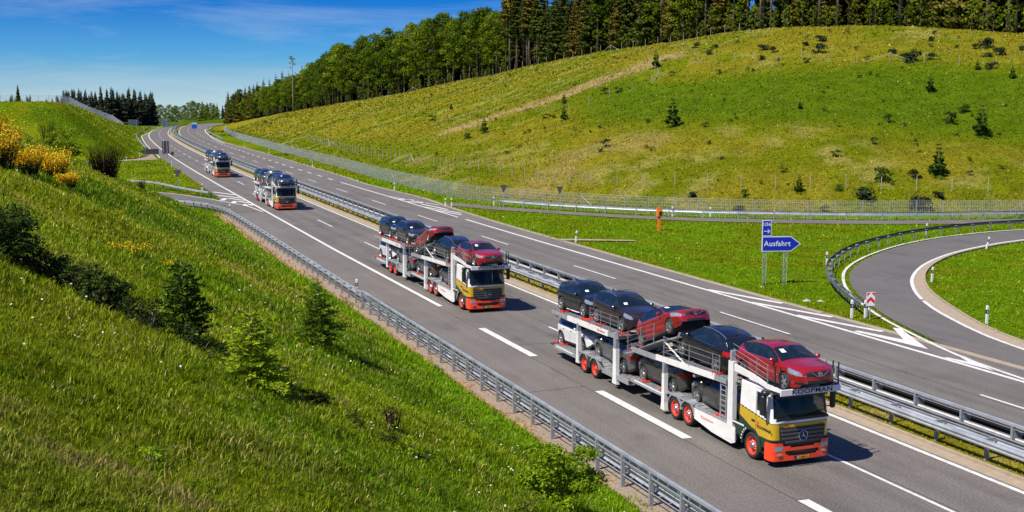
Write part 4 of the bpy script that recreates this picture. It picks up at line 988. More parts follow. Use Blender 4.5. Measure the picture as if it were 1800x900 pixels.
def wheel_meshes(R_, w, spokes, tyre_m, rim_m, dark_m, dish=False):
    t = MB(); h = w / 2; ri = R_ * .70
    t.lathe([(-h * .8, ri), (-h, ri + .02), (-h, R_ - .04), (-h * .75, R_ - .008), (-h * .3, R_), (h * .3, R_), (h * .75, R_ - .008), (h, R_ - .04), (h, ri + .02), (h * .8, ri)], 'x', 32)
    rm = MB()
    if dish:     # steel wheel with dished disc and hub
        rm.lathe([(h * .86, ri + .015), (h * .9, ri - .012), (h * .35, ri - .05), (h * .1, ri * .62), (h * .45, ri * .55), (h * .5, ri * .36), (h * .95, ri * .30), (h * .98, 0)], 'x', 24, mi=0)
        hb = MB(); hb.lathe([(h * .5, ri * .37), (h * 1.0, ri * .31), (h * 1.04, 0)], 'x', 14)
        for k in range(10):
            a = 2 * math.pi * k / 10; hb.lathe([(h * .45, .022), (h * .62, .018), (h * .62, 0)], 'x', 6, (0, ri * .47 * math.cos(a), ri * .47 * math.sin(a)))
        return t.mesh('tyre', tyre_m, True), rm.mesh('rim', rim_m, True), hb.mesh('hub', M['silver'], True)
    rm.lathe([(h * .84, ri + .012), (h * .95, ri - .01), (h * .55, ri - .03), (h * .2, ri - .035)], 'x', 28)
    rm.lathe([(h * .5, .085), (h * .85, .06), (h * .86, 0)], 'x', 14)
    for k in range(spokes):
        a0 = 2 * math.pi * k / spokes
        for da, wd in ((-.16, .026), (.16, .026)):
            a = a0 + da; c, s_ = math.cos(a), math.sin(a); c0, s0 = math.cos(a0), math.sin(a0)
            r0, r1 = .05, ri - .015; p0 = (r0 * c0, r0 * s0); p1 = (r1 * c, r1 * s_); nx, ny = -s_, c
            vs = []
            for xx in (h * .45, h * .82):
                for (p, sgn) in ((p0, -1), (p0, 1), (p1, 1), (p1, -1)): vs.append((xx if p is p0 else xx + .01, p[0] + sgn * wd * nx, p[1] + sgn * wd * ny))
            rm.add(vs, [(4, 5, 6, 7), (0, 1, 5, 4), (1, 2, 6, 5), (2, 3, 7, 6), (3, 0, 4, 7)])
    bk = MB(); bk.lathe([(h * .15, ri - .02), (h * .14, 0)], 'x', 24)
    return t.mesh('tyre', tyre_m, True), rm.mesh('rim', rim_m, False), bk.mesh('brake_disc', dark_m)
def make_car(S, name, paint):
    root = empty(name); bk, cen = car_parts(S); L = S['L']
    body = put('body', welded(bk['body'], 'body', paint), root)
    for key, nm, m in (('side_window', 'side_window', M['glass']), ('windscreen', 'windscreen', M['glass']), ('rear_window', 'rear_window', M['glass'])):
        if key == 'side_window':
            for s in (1, -1): put(nm, welded([q for q in bk[key] if (q[0][0] > 0) == (s > 0)], nm, m), root)
        else: put(nm, welded(bk[key], nm, m), root)
    for key, m in (('headlight', M['lamp']), ('taillight', M['tail'])):
        for s in (1, -1):
            qs = [q for q in bk.get(key, []) if (sum(p[0] for p in q) > 0) == (s > 0)]
            if qs: put(key, welded(qs, key, m), root)
    g = put('grille', welded(bk['grille'], 'grille', M['black']), root)
    put('trim', welded(bk['trim'], 'trim', M['black']), root)
    fl = ip(.3, S['top']); b = MB()       # chrome V and round badge on the grille
    for s in (1, -1): b.tube([(s * .34, -cen - .012, fl - .16), (s * .13, -cen - .022, fl - .29), (0, -cen - .024, fl - .30)], .016, 6)
    b.lathe([(-cen - .045, .052), (-cen - .045, .070), (-cen - .012, .070)], 'y', 18, (0, 0, fl - .225)); b.box(-.09, .09, -cen - .046, -cen - .03, fl - .24, fl - .21)
    b.build('chrome_emblem', M['chrome'], g)
    b = MB(); b.lathe([(L - cen + .012, 0), (L - cen + .012, .055), (L - cen - .02, .055)], 'y', 14, (0, 0, ip(4.2, S['sh']) - .03)); b.build('rear_badge', M['chrome'], root)
    b = MB(); b.box(-.30, .30, L - cen - .02, L - cen + .006, .58, .70); b.build('plate_recess', M['black'], root)
    b = MB(); b.box(-.60, .60, -cen + .45, L - cen - .35, S['R'] - .14, .80); b.box(-.84, .84, -cen + 1.35, L - cen - 1.3, S['R'] - .14, .34); b.build('underbody', M['chassis'], root)
    b = MB()
    for (x0_, x1_, w0, w1) in ((2.05, 2.25, -.62, -.14), (2.05, 2.25, .14, .62), (3.05, 3.25, -.6, .6)):
        b.box(w0, w1, x0_ - cen - .35, x1_ - cen, .62, .80, bev=.04); b.box(w0, w1, x0_ - cen + .05, x1_ - cen + .05, .80, 1.18, bev=.05); b.box((w0 + w1) / 2 - .12, (w0 + w1) / 2 + .12, x0_ - cen + .08, x1_ - cen + .04, 1.18, 1.34, bev=.04)
    b.build('seats', M['seat'], root)
    b = MB(); b.box(-.66, .66, 1.22 - cen, 1.50 - cen, .78, ip(1.2, S['sh']) - .02, bev=.03); b.build('dashboard', M['dash'], root)
    for s in (1, -1):
        b = MB(); b.tube([(s * (ip(x, S['W']) * .975 + .004 - .012), x - cen, ip(x, S['sh']) + .028) for x in (S['side'][0] + .02, 1.8, 2.4, 3.0, S['side'][1] - .45)], .012, 4); b.build('window_trim', M['chrome'], root)
        b = MB(); b.box(s * .98 - .10, s * .98 + .10, -cen + 1.40, -cen + 1.52, ip(1.5, S['sh']) + .04, ip(1.5, S['sh']) + .19, bev=.045); b.box(min(s * .84, s * .92), max(s * .84, s * .92), -cen + 1.44, -cen + 1.49, ip(1.5, S['sh']) + .02, ip(1.5, S['sh']) + .07)
        mo = b.build('wing_mirror', paint, root)
        if S['rails']:
            pts = [(s * .60, x - cen, ip(x, S['top']) - .035 + dz) for x, dz in ((1.98, .0), (2.15, .035), (2.7, .05), (3.3, .045), (3.62, .02), (3.75, -.02))]
            b = MB(); b.tube(pts, .018, 6); b.build('roof_rail', M['silver'], root)
        # door gaps and handles
        b = MB()
        for x in (1.30, 2.36, 3.28):
            zs = ip(x, S['sh']); W = ip(x, S['W'])
            b.box(min(s * (W * .99), s * (W * .99 + .004)), max(s * (W * .99), s * (W * .99 + .004)), x - cen - .006, x - cen + .006, .42, zs - .02)
        for x in (2.18, 3.1):
            zs = ip(x, S['sh']); W = ip(x, S['W']); b.box(min(s * W * .985, s * (W * .985 + .03)), max(s * W * .985, s * (W * .985 + .03)), x - cen - .10, x - cen + .08, zs - .13, zs - .10)
        b.build('door_handle', M['black'], root)
    b = MB(); b.box(-.02, .02, 3.45 - cen, 3.62 - cen, ip(3.5, S['top']) - .01, ip(3.5, S['top']) + .06, bev=.015); b.build('antenna', M['black'], root)
    # transit paper on the windscreen
    x0 = S['ws'][0] + (.10 if S['clad'] else .34); z0 = ip(x0, S['top']); x1 = x0 + (.13 if S['clad'] else .22); z1 = ip(x1, S['top'])
    b = MB(); b.add([(-.52, x0 - cen - .012 + .02, z0 + .002), (-.34, x0 - cen - .012, z0 + .012), (-.34, x1 - cen - .012, z1 + .012), (-.51, x1 - cen - .012 + .02, z1 + .002)], [(0, 1, 2, 3)]); b.build('windscreen_sticker', M['sticker'], root)
    ty, ri, bd = WH[S['R']]
    for w in S['wb']:
        for s in (1, -1):
            e = empty('wheel', (s * .80, w - cen, S['R']), 0, root)
            for me, nm in ((ty, 'tyre'), (ri, 'rim'), (bd, 'brake_disc')):
                o = put(nm, me, e); 
                if s < 0: o.scale = (-1, 1, 1)
    return root
def car_paint(name, c, metal=0.35, rough=.28): return mat(name, c, rough, metal, coat=1.0)
PAINT = {'dark': car_paint('paint_nearly_black', (.012, .012, .016)), 'brown': car_paint('paint_dark_brown', (.055, .036, .040), .6), 'red': car_paint('paint_red', (.34, .008, .010), .15),
         'white': car_paint('paint_white', (.74, .75, .75), 0.0, .3), 'grey': car_paint('paint_grey', (.15, .16, .17), .5), 'darkgrey': car_paint('paint_dark_grey', (.075, .075, .072), .5),
         'blue': car_paint('paint_dark_blue', (.012, .035, .085), .4), 'silver': car_paint('paint_silver', (.42, .45, .48), .7), 'steelblue': car_paint('paint_blue_grey', (.035, .065, .10), .5)}
WH = {.355: wheel_meshes(.355, .225, 5, M['rubber'], M['silver'], M['alloydark']), .33: wheel_meshes(.33, .215, 5, M['rubber'], M['silver'], M['alloydark'])}
SUV0 = make_car(SUV, 'suv_car', PAINT['dark']); HAT0 = make_car(HATCH, 'hatchback_car', PAINT['red'])
USED = set()
def place_car(kind, paint, pos, rz, pitch, label, group, sy=1.0):
    src = SUV0 if kind == 'suv' else HAT0
    if src.name in USED: o = copy_tree(src)
    else: o = src; USED.add(src.name)
    p = PAINT[paint]
    for ch in o.children:
        if ch.name.split('.')[0] in ('body', 'wing_mirror'):
            ch.material_slots[0].link = 'OBJECT'; ch.material_slots[0].material = p
    o.matrix_world = Matrix.Translation(pos) @ Matrix.Rotation(rz, 4, 'Z') @ Matrix.Rotation(pitch, 4, 'X') @ Matrix.Scale(sy, 4, (0, 1, 0))
    tag(o, label, 'car', group)
    return o

# ------------------------------------------------------------------ the car transporter (y runs back from the front bumper)
def cab_shell():
    """rounded plan outline swept up through the cab height; returns classed quads"""
    HW = 1.24; rc = .26; D = 2.12
    out = []                                    # outline: right rear -> right front corner -> front -> left
    for y in np.arange(D, rc, -.03): out.append((HW, y))
    for a in np.linspace(0, math.pi / 2, 8)[0:]: out.append((HW - rc + rc * math.cos(a), rc - rc * math.sin(a)))
    for x in np.arange(HW - rc - .08, -(HW - rc), -.08): out.append((x, -.05 * (1 - (x / (HW - rc)) ** 2)))
    for a in np.linspace(math.pi / 2, 0, 8): out.append((-(HW - rc + rc * math.cos(a)), rc - rc * math.sin(a)))
    for y in list(np.arange(rc, D, .03))[1:] + [D]: out.append((-HW, y))
    zs = list(np.arange(.62, 2.71, .025)) + [2.73]
    def pt(o, z):
        x, y = o; t = max(0, z - 1.62); dy = .17 * t ** 1.25 + .28 * max(0, z - 2.5) ** 1.0; f = max(0, 1 - y / D); ins = .045 * t
        return (x * (1 - ins), y + dy * f, z)
    B = {}
    for i in range(len(out) - 1):
        for j in range(len(zs) - 1):
            o = ((out[i][0] + out[i + 1][0]) / 2, (out[i][1] + out[i + 1][1]) / 2); z = (zs[j] + zs[j + 1]) / 2; x, y = o
            side = abs(x) > HW - .05; front = y < .14
            top = 1.62 + y * .115; bot = 1.00 + max(0, y - .8) * .36
            c = 'white'
            if z < bot: c = 'green'
            elif z < top - .04: c = 'yellow'
            elif z < top: c = 'green'
            if front and z < 1.0: c = 'dark'
            if front and 1.5 < z < 1.60: c = 'green' if z > 1.56 else 'yellow'
            if front and z > 1.60 and z < 1.76: c = 'white'
            if front and 1.78 < z < 2.63 and abs(x) < 1.12: c = 'windscreen'
            if side and .30 < y < .98 and z < 2.58:
                zl = 1.78 + (.12 if y > .8 else 0) - (.06 if y < .5 else 0)
                if z > zl and y > .30 + (z - 1.75) * .16: c = 'side_window'
            if side and math.hypot(y - 1.28, z - .52) < .64: c = None
            if c: B.setdefault(c, []).append((pt(out[i], zs[j]), pt(out[i + 1], zs[j]), pt(out[i + 1], zs[j + 1]), pt(out[i], zs[j + 1])))
    rim = [pt(o, zs[-1]) for o in out]
    return B, rim
def make_truck():
    root = empty('car_transporter')
    B, rim = cab_shell()
    # cab shell with its paint scheme as one body
    idx = {}; b = MB()
    for k, key in enumerate(('white', 'yellow', 'green', 'dark')):
        for q in B.get(key, []):
            f = []
            for p in q:
                kk = tuple(round(v, 4) for v in p)
                if kk not in idx: idx[kk] = len(b.v); b.v.append(p)
                f.append(idx[kk])
            b.f.append(tuple(f)); b.mi.append(k)
    o = len(b.v); b.v += [(x * .97, y + .02, z + .035) for x, y, z in rim]; n = len(rim)
    for i in range(n - 1): b.f.append((idx[tuple(round(v, 4) for v in rim[i])], idx[tuple(round(v, 4) for v in rim[i + 1])], o + i + 1, o + i)); b.mi.append(0)
    b.f.append(tuple(o + i for i in range(n))); b.mi.append(0)
    b.add([(1.24, 2.12, .62), (-1.24, 2.12, .62), (-1.19, 2.12, 2.73), (1.19, 2.12, 2.73)], [(0, 1, 2, 3)], 0)
    cab = put('cab', b.mesh('cab', [M['white'], M['yellow'], M['green'], M['black']], True), root)
    put('windscreen', welded(B['windscreen'], 'windscreen', M['cabglass']), root)
    for s in (1, -1): put('side_window', welded([q for q in B['side_window'] if (q[0][0] > 0) == (s > 0)], 'side_window', M['glass']), root)
    b = MB(); b.box(-1.1, 1.1, .16, .5, 1.15, 1.68, bev=.05); b.box(-1.15, 1.15, .2, 2.05, .95, 1.1); b.box(-1.1, 1.1, 1.95, 2.08, 1.1, 2.6); b.build('dashboard', M['dash'], root)
    for s in (-.62, .62):
        b = MB(); b.box(s - .25, s + .25, .85, 1.3, 1.35, 1.52, bev=.05); b.box(s - .25, s + .25, 1.25, 1.42, 1.45, 2.2, bev=.06); b.box(s - .13, s + .13, 1.27, 1.4, 2.2, 2.42, bev=.04); b.build('seat', M['seatlight'], root)
    b = MB(); ring = [(.62 + .23 * math.cos(t), .55 + .10 * math.sin(t), 1.80 + .18 * math.sin(t)) for t in np.linspace(0, 2 * math.pi, 20)]; b.tube(ring, .022, 5); b.tube([(.40, .55, 1.8), (.84, .55, 1.8)], .02, 5); b.build('steering_wheel', M['black'], root)
    b = MB(); b.box(-1.1, 1.1, -.075, -.045, 1.69, 1.80, bev=.01); b.tube([(-.9, -.07, 1.78), (-.2, -.03, 1.92)], .014, 5); b.tube([(.1, -.07, 1.78), (.8, -.03, 1.92)], .014, 5); b.build('wiper', M['black'], root)
    b = MB(); b.box(-1.08, 1.08, .0, .03, 2.52, 2.62); b.build('sun_visor', M['black'], root)
    # orange bumper, wrapped round the corners, with openings
    b = MB(); HW = 1.25; rc = .24
    ol = [(HW, 0.42)] + [(HW, y) for y in (.36, .30, .24)] + [(HW - rc + rc * math.cos(a), rc - .06 - rc * math.sin(a)) for a in np.linspace(0, math.pi / 2, 7)] + [(x, -.06 - .06 * (1 - (x / 1.0) ** 2)) for x in np.arange(.9, -.95, -.1)]
    ol = ol + [(-x, y) for x, y in ol[:11][::-1]]
    zl = [.24, .30, .36, .42, .48, .54, .60, .66, .72, .78, .84, .90]
    vis = []
    for i in range(len(ol) - 1):
        for j in range(len(zl) - 1):
            xm = (ol[i][0] + ol[i + 1][0]) / 2; zm = (zl[j] + zl[j + 1]) / 2; ym = (ol[i][1] + ol[i + 1][1]) / 2
            topz = .92 if abs(xm) > .75 else .80 - .10 * (1 - (xm / .75) ** 2) * 1.0
            if zm > topz: continue
            if ym > .35 and zm > .92 - (ym - .35) * 1.6: continue
            if abs(xm) < .62 + (zm - .42) * .5 and .42 < zm < .60 and ym < .1: key = 1
            elif .80 < abs(xm) < 1.14 and .59 < zm < .77 and ym < .16: key = 2
            else: key = 0
            P = [(ol[i][0], ol[i][1], zl[j]), (ol[i + 1][0], ol[i + 1][1], zl[j]), (ol[i + 1][0], ol[i + 1][1], zl[j + 1]), (ol[i][0], ol[i][1], zl[j + 1])]
            if key == 1: P = [(x, y + .05, z) for x, y, z in P]
            vis.append((key, xm, P))
    put('bumper', welded([v[2] for v in vis if v[0] == 0], 'bumper', M['orange']), root)
    put('air_intake', welded([v[2] for v in vis if v[0] == 1], 'air_intake', M['black']), root)
    for s in (1, -1): put('headlight', welded([[(x * 1.002, y - .008, z) for x, y, z in v[2]] for v in vis if v[0] == 2 and v[1] * s > 0], 'headlight', M['lamp']), root)
    for s in (1, -1):
        b = MB(); b.box(s * .93 - .08, s * .93 + .08, -.112, -.10 + .04, .44, .50); b.build('fog_lamp', M['lamp'], root)
    b = MB(); b.box(-1.15, 1.15, -.0, .5, .2, .6); b.box(-.95, .95, -.02, .02, .6, 1.0); b.build('front_frame', M['chassis'], root)
    # louvred grille, tapering down
    gr = MB(); gr.prism([(-.95, 1.44), (.95, 1.44), (.92, .92), (.45, .78), (-.45, .78), (-.92, .92)], 'y', -.085, -.03); g = gr.build('grille', M['black'], root)
    sl = MB()
    for k in range(4):
        z = 1.36 - k * .145; w = .92 - k * .03 if k < 3 else .72
        sl.box(-w, w, -.115, -.086, z - .055, z + .035, bev=.012)
    sl.build('louvre', mat('louvre_grey', (.10, .105, .11), .4, .5), g)
    st = MB(); st.lathe([(-.150, .165), (-.165, .178), (-.150, .195), (-.118, .195), (-.118, .165), (-.150, .165)], 'y', 32, (0, 0, 1.13))
    for k in range(3):
        a = math.pi / 2 + k * 2 * math.pi / 3; c, s_ = math.cos(a), math.sin(a)
        st.add([(.17 * c, -.142, 1.13 + .17 * s_), (.03 * math.cos(a + 1.05), -.142, 1.13 + .03 * math.sin(a + 1.05)), (0, -.160, 1.13), (.03 * math.cos(a - 1.05), -.142, 1.13 + .03 * math.sin(a - 1.05))], [(0, 1, 2), (0, 2, 3)])
    st.build('star_emblem', M['chrome'], g)
    b = MB(); b.lathe([(-.125, .0), (-.125, .165)], 'y', 24, (0, 0, 1.13)); b.build('emblem_backing', M['black'], g)
    # number plate
    b = MB(); b.box(-.34, .26, -.15, -.125, .28, .40); b.build('plate_holder', M['black'], root)
    b = MB(); b.box(-.24, .26, -.156, -.151, .285, .395); pl = b.build('number_plate', M['plate'], root)
    b = MB(); b.box(-.33, -.245, -.156, -.151, .285, .395); b.build('plate_strip', M['plateblue'], pl)
    lettering('11-BKX-1', .10, M['blackpaint'], pl, (.01, -.158, .34), rt, .003, .95, .002)
    # lettering and crossed mark on cab front and doors
    def cross(parent, loc, rot, s):
        mt = Matrix.Translation(loc) @ Euler(rot).to_matrix().to_4x4(); b = MB()
        for k in range(2):
            w = s * .17; q = [(-s / 2, s / 2), (-s / 2 + w * 1.5, s / 2), (s / 2, -s / 2), (s / 2 - w * 1.5, -s / 2)]
            if k: q = [(-x, y) for x, y in q][::-1]
            b.add([tuple(mt @ Vector((x, y, .001 * k))) for x, y in q], [(0, 1, 2, 3)] if not k else [(0, 1, 2, 3)])
        return b.build('cross_mark', M['redtext'], parent)
    cross(cab, (-.60, -.058, 1.50), rt, .15)
    for s in (1, -1):
        rot = (rad(90), 0, rad(-90) if s < 0 else rad(90))
        cross(cab, (s * 1.247, .90 if s < 0 else 1.0, 1.40), rot, .19)
        lettering('KOOPMAN', .15, M['blackpaint'], cab, (s * 1.247, .48 if s < 0 else 1.45, 1.30), rot, .004, 1.1, .003)
        b = MB(); b.box(min(s * 1.24, s * 1.262), max(s * 1.24, s * 1.262), 1.08, 1.30, 1.42, 1.50, bev=.01); b.build('door_handle', M['black'], root)
        b = MB(); b.box(min(s * 1.236, s * 1.243), max(s * 1.236, s * 1.243), 1.02, 1.035, 1.0, 2.6); b.build('door_seam', M['black'], root)
        # mirrors on brackets
        b = MB(); b.box(min(s * 1.36, s * 1.58), max(s * 1.36, s * 1.58), .12, .30, 1.92, 2.66, bev=.06); b.box(min(s * 1.30, s * 1.60), max(s * 1.30, s * 1.60), .0, .28, 2.66, 2.84, bev=.06); b.tube([(s * 1.18, .4, 2.55), (s * 1.45, .22, 2.72)], .03, 6); b.tube([(s * 1.2, .4, 1.95), (s * 1.45, .22, 2.0)], .022, 6)
        b.build('mirror', M['black'], root)
        b = MB()
        for k, z in enumerate((.42, .70)): b.box(min(s * .95, s * 1.22), max(s * .95, s * 1.22), .42, .78, z - .02, z + .02)
        b.box(min(s * 1.0, s * 1.10), max(s * 1.0, s * 1.10), .4, .8, .3, 1.0); b.build('entry_step', M['green'], root)
        # wheel arch and its row of white marks
        b = MB(); arcp = [(1.28 + .66 * math.cos(a), .52 + .66 * math.sin(a)) for a in np.linspace(rad(-8), rad(188), 18)]; arci = [(1.28 + .57 * math.cos(a), .52 + .57 * math.sin(a)) for a in np.linspace(rad(-8), rad(188), 18)]
        b.prism(arcp + arci[::-1], 'x', min(s * 1.02, s * 1.262), max(s * 1.02, s * 1.262)); b.build('wheel_arch', M['green'], root)
        b = MB()
        for a0 in (58, 46, 34, 22, 10):
            a = rad(a0); b.box(min(s * 1.263, s * 1.267), max(s * 1.263, s * 1.267), 1.28 - .64 * math.cos(math.pi - a) * 1.0 - .0 - .0, 1.28 - .64 * math.cos(math.pi - a) + .07, .50 + .64 * math.sin(a) - .035, .50 + .64 * math.sin(a) + .02)
        b.build('marker_dots', M['white'], root)
        b = MB(); b.box(min(s * 1.05, s * 1.25), max(s * 1.05, s * 1.25), 1.95, 2.6, .66, 1.14, bev=.02); b.build('rear_cab_panel', M['green'], root)
        b = MB(); b.box(min(s * 1.251, s * 1.258), max(s * 1.251, s * 1.258), 1.78, 2.55, 1.07, 1.13); b.build('white_trim', M['white'], root)
    # wheels
    tyre, rim_, hub = wheel_meshes(.49, .30, 0, M['rubber'], M['redrim'], M['alloydark'], True)
    for y, r in ((1.28, .49), (5.95, .46), (7.0, .46), (14.75, .43), (15.95, .43)):
        for s in (1, -1):
            e = empty('wheel', (s * 1.09, y, r), 0, root); 
            for me, nm in ((tyre, 'tyre'), (rim_, 'rim'), (hub, 'hub')):
                if nm == 'hub' and y > 14: continue
                o = put(nm, me, e); o.scale = (s, r / .49, r / .49)
    # chassis, lower decks
    b = MB(); b.box(-.45, .45, 1.6, 10.9, .50, .78); b.box(-.85, .85, 2.6, 4.8, .3, .7); b.box(-.12, .12, 10.8, 13.2, .42, .55); b.box(-.5, .5, 12.6, 17.5, .40, .68); b.build('chassis', M['chassis'], root)
    def mudguard(y, r, s, m):
        b = MB(); a = np.linspace(rad(8), rad(172), 14); o_ = [(y + (r + .14) * math.cos(t), r + (r + .14) * math.sin(t)) for t in a]; i_ = [(y + (r + .08) * math.cos(t), r + (r + .08) * math.sin(t)) for t in a]
        b.prism(o_ + i_[::-1], 'x', min(s * .93, s * 1.27), max(s * .93, s * 1.27)); return b.build('mudguard', m, root)
    for s in (1, -1):
        for y, r in ((5.95, .46), (7.0, .46), (14.75, .43), (15.95, .43)): mudguard(y, r, s, M['deckgrey'])
    def deck(name, path, x0, x1, m=M['deck'], t=.05, parent=root):
        b = MB(); pr = [(y, z) for y, z in path] + [(y, z - t) for y, z in path[::-1]]; b.prism(pr, 'x', x0, x1)
        for (y0, z0), (y1, z1) in zip(path[:-1], path[1:]):
            L = math.hypot(y1 - y0, z1 - z0); n = int(L / .22)
            for k in range(n):
                f = (k + .5) / n; y = y0 + (y1 - y0) * f; z = z0 + (z1 - z0) * f; b.box(x0 + .03, x1 - .03, y - .02, y + .02, z, z + .02)
        return b.build(name, m, parent)
    low1 = [(2.75, .86), (4.9, .86), (5.4, 1.0), (7.5, 1.0), (8.0, .84), (10.9, .80)]; low2 = [(11.2, .66), (13.6, .70), (14.1, .96), (16.5, .96), (17.1, .76), (19.6, .68)]
    for s in (1, -1):
        deck('lower_track', low1, min(s * .45, s * 1.22), max(s * .45, s * 1.22)); deck('trailer_track', low2, min(s * .45, s * 1.22), max(s * .45, s * 1.22))
        b = MB(); b.prism([(19.5, .68), (20.3, .60), (20.3, .54), (19.5, .60)], 'x', min(s * .5, s * 1.15), max(s * .5, s * 1.15)); b.build('tail_ramp', M['chassis'], root)
        # white side skirts
        b = MB(); b.prism([(2.35, .30), (2.6, .20), (4.0, .26), (5.35, .46), (5.35, .88), (2.35, .88)], 'x', min(s * 1.235, s * 1.275), max(s * 1.235, s * 1.275)); sk = b.build('side_skirt', M['white'], root)
        if s < 0: lettering('Kässbohrer', .17, M['redtext'], sk, (-1.28, 4.35, .66), (rad(90), 0, rad(-90)), 0, 1.1, .002)
        b = MB(); b.box(min(s * 1.276, s * 1.282), max(s * 1.276, s * 1.282), 2.75, 2.9, .5, .62); b.build('socket', M['black'], sk)
        b = MB(); b.box(min(s * 1.2, s * 1.27), max(s * 1.2, s * 1.27), 2.4, 5.35, .89, .96); b.box(min(s * 1.2, s * 1.27), max(s * 1.2, s * 1.27), 8.0, 10.9, .70, .86); b.box(min(s * 1.2, s * 1.27), max(s * 1.2, s * 1.27), 5.4, 7.6, .96, 1.03); b.build('side_rail', M['deckgrey'], root)
        b = MB(); b.box(min(s * 1.2, s * 1.27), max(s * 1.2, s * 1.27), 11.2, 13.9, .46, .68); b.box(min(s * 1.2, s * 1.27), max(s * 1.2, s * 1.27), 16.7, 19.5, .50, .70); b.box(min(s * 1.2, s * 1.27), max(s * 1.2, s * 1.27), 14.0, 16.7, .92, .99); b.build('trailer_rail', M['deckgrey'], root)
        b = MB(); b.box(min(s * 1.271, s * 1.276), max(s * 1.271, s * 1.276), 8.0, 10.6, .80, .86); b.box(min(s * 1.271, s * 1.276), max(s * 1.271, s * 1.276), 17.2, 19.2, .62, .68); b.build('white_strip', M['white'], root)
        b = MB(); b.box(min(s * 1.22, s * 1.272), max(s * 1.22, s * 1.272), 15.2, 15.5, .4, .9); b.build('mud_flap', M['chassis'], root)
        # uprights
        def upright(name, y, w, z0, z1, m, foot=0.0, x=1.2):
            b = MB(); b.prism([(y - w / 2 - foot, z0), (y + w / 2 + foot, z0), (y + w / 2, z0 + .35), (y + w / 2 * .85, z1), (y - w / 2 * .85, z1), (y - w / 2, z0 + .35)], 'x', min(s * (x - .09), s * (x + .09)), max(s * (x - .09), s * (x + .09))); return b.build(name, m, root)
        upright('front_pillar', 2.72, .38, .34, 3.35, M['white'], .06); upright('pillar_top', 2.72, .14, 3.351, 3.75, M['deckgrey'], x=1.2)
        upright('middle_pillar', 7.95, .24, .16, 1.72, M['white'], .06); upright('pillar_sleeve', 7.95, .17, 1.721, 2.2, M['deckgrey'])
        upright('trailer_pillar', 12.55, .34, .22, 1.85, M['white'], .05); upright('pillar_sleeve', 12.55, .24, 1.851, 2.6, M['deckgrey'])
        upright('rear_pillar', 16.65, .22, .34, 1.90, M['white'], .05); upright('pillar_sleeve', 16.65, .16, 1.901, 2.3, M['deckgrey'])
        # upper side beams
        def beam(name, y0, z0, y1, z1, h, m, th=.06, x=1.25):
            b = MB(); b.prism([(y0, z0), (y1, z1), (y1, z1 + h), (y0, z0 + h)], 'x', min(s * (x - th), s * x), max(s * (x - th), s * x)); return b.build(name, m, root)
        beam('upper_beam', 3.95, 2.34, 8.7, 2.14, .24, M['white']); beam('upper_beam_end', 8.71, 2.12, 10.9, 2.05, .22, M['deckgrey']); beam('upper_beam_end', 3.1, 2.36, 3.94, 2.34, .20, M['deckgrey'])
        bb = beam('trailer_upper_beam', 13.35, 2.26, 17.95, 2.20, .26, M['white']); beam('trailer_beam_end', 12.3, 2.32, 13.34, 2.28, .2, M['deckgrey']); beam('trailer_beam_end', 17.96, 2.2, 19.9, 2.25, .16, M['deckgrey'])
        if s < 0:
            lettering('Kässbohrer', .15, M['redtext'], bb, (-1.262, 14.05, 2.39), (rad(90), 0, rad(-90)), 0, 1.1, .002)
        b = MB(); b.prism([(2.5, 3.28), (2.5, 3.02), (1.1, 2.95), (.3, 2.83), (-.48, 2.86), (-.48, 2.99), (.3, 2.99), (1.1, 3.14)], 'x', min(s * 1.20, s * 1.27), max(s * 1.20, s * 1.27)); b.build('platform_side', M['white'], root)
        deck('upper_track', [(3.1, 2.48), (6.8, 2.40), (8.2, 2.36)], min(s * .35, s * 1.18), max(s * .35, s * 1.18)); deck('lifting_ramp', [(7.1, 3.42), (8.4, 3.02), (10.8, 2.08), (11.8, 1.80)], min(s * .42, s * 1.16), max(s * .42, s * 1.16), M['deckgrey'])
        deck('trailer_upper_track', [(12.2, 2.52), (16, 2.48), (20.1, 2.36)], min(s * .35, s * 1.18), max(s * .35, s * 1.18)); deck('platform_track', [(-.42, 2.80), (.6, 2.74), (2.7, 2.62)], min(s * .35, s * 1.18), max(s * .35, s * 1.18))
        b = MB(); b.tube([(s * 1.12, 6.4, 2.4), (s * 1.12, 8.3, 3.05)], .035, 6); b.build('strut', M['white'], root)
        b = MB(); b.tube([(s * 1.18, 8.4, 2.3), (s * 1.18, 10.7, 2.15), (s * 1.18, 8.2, 3.08)], .045, 6); b.build('ramp_frame', M['deckgrey'], root)
        # cable safety rails
        def cables(name, ys, zbase, h, n=4, zf=None):
            b = MB()
            for (y0, z0), (y1, z1) in zip(zbase[:-1], zbase[1:]):
                for k in range(1, n + 1): b.tube([(s * 1.24, y0, z0 + h * k / n), (s * 1.24, y1, z1 + h * k / n)], .011, 4)
            for y in ys:
                z = float(np.interp(y, [q[0] for q in zbase], [q[1] for q in zbase])); b.tube([(s * 1.24, y, z), (s * 1.24, y, z + h + .03)], .022, 5)
            b.build(name, M['cable'], root)
        cables('cable_rail', (.35, 1.05), [(.3, 2.95), (1.1, 3.08), (2.65, 3.3)], .72); cables('cable_rail', (3.6, 4.1, 5.9, 8.0), [(3.55, 2.5), (8.1, 2.4)], .85)
        cables('cable_rail', (12.3, 13.1, 14.1, 15.3), [(12.3, 2.5), (15.3, 2.45)], .82); cables('cable_rail', (8.9, 10.1, 11.3), [(8.9, 2.8), (11.5, 1.95)], .85)
        b = MB()
        for y in (-.40, -.08): b.tube([(s * 1.22, y, 2.9), (s * 1.22, y, 3.75)], .028, 6)
        b.build('guide_pole', M['black'], root)
        # ladder behind the cab
        b = MB()
        for y in (3.15, 3.55): b.box(min(s * 1.16, s * 1.2), max(s * 1.16, s * 1.2), y - .03, y + .03, .9, 2.4)
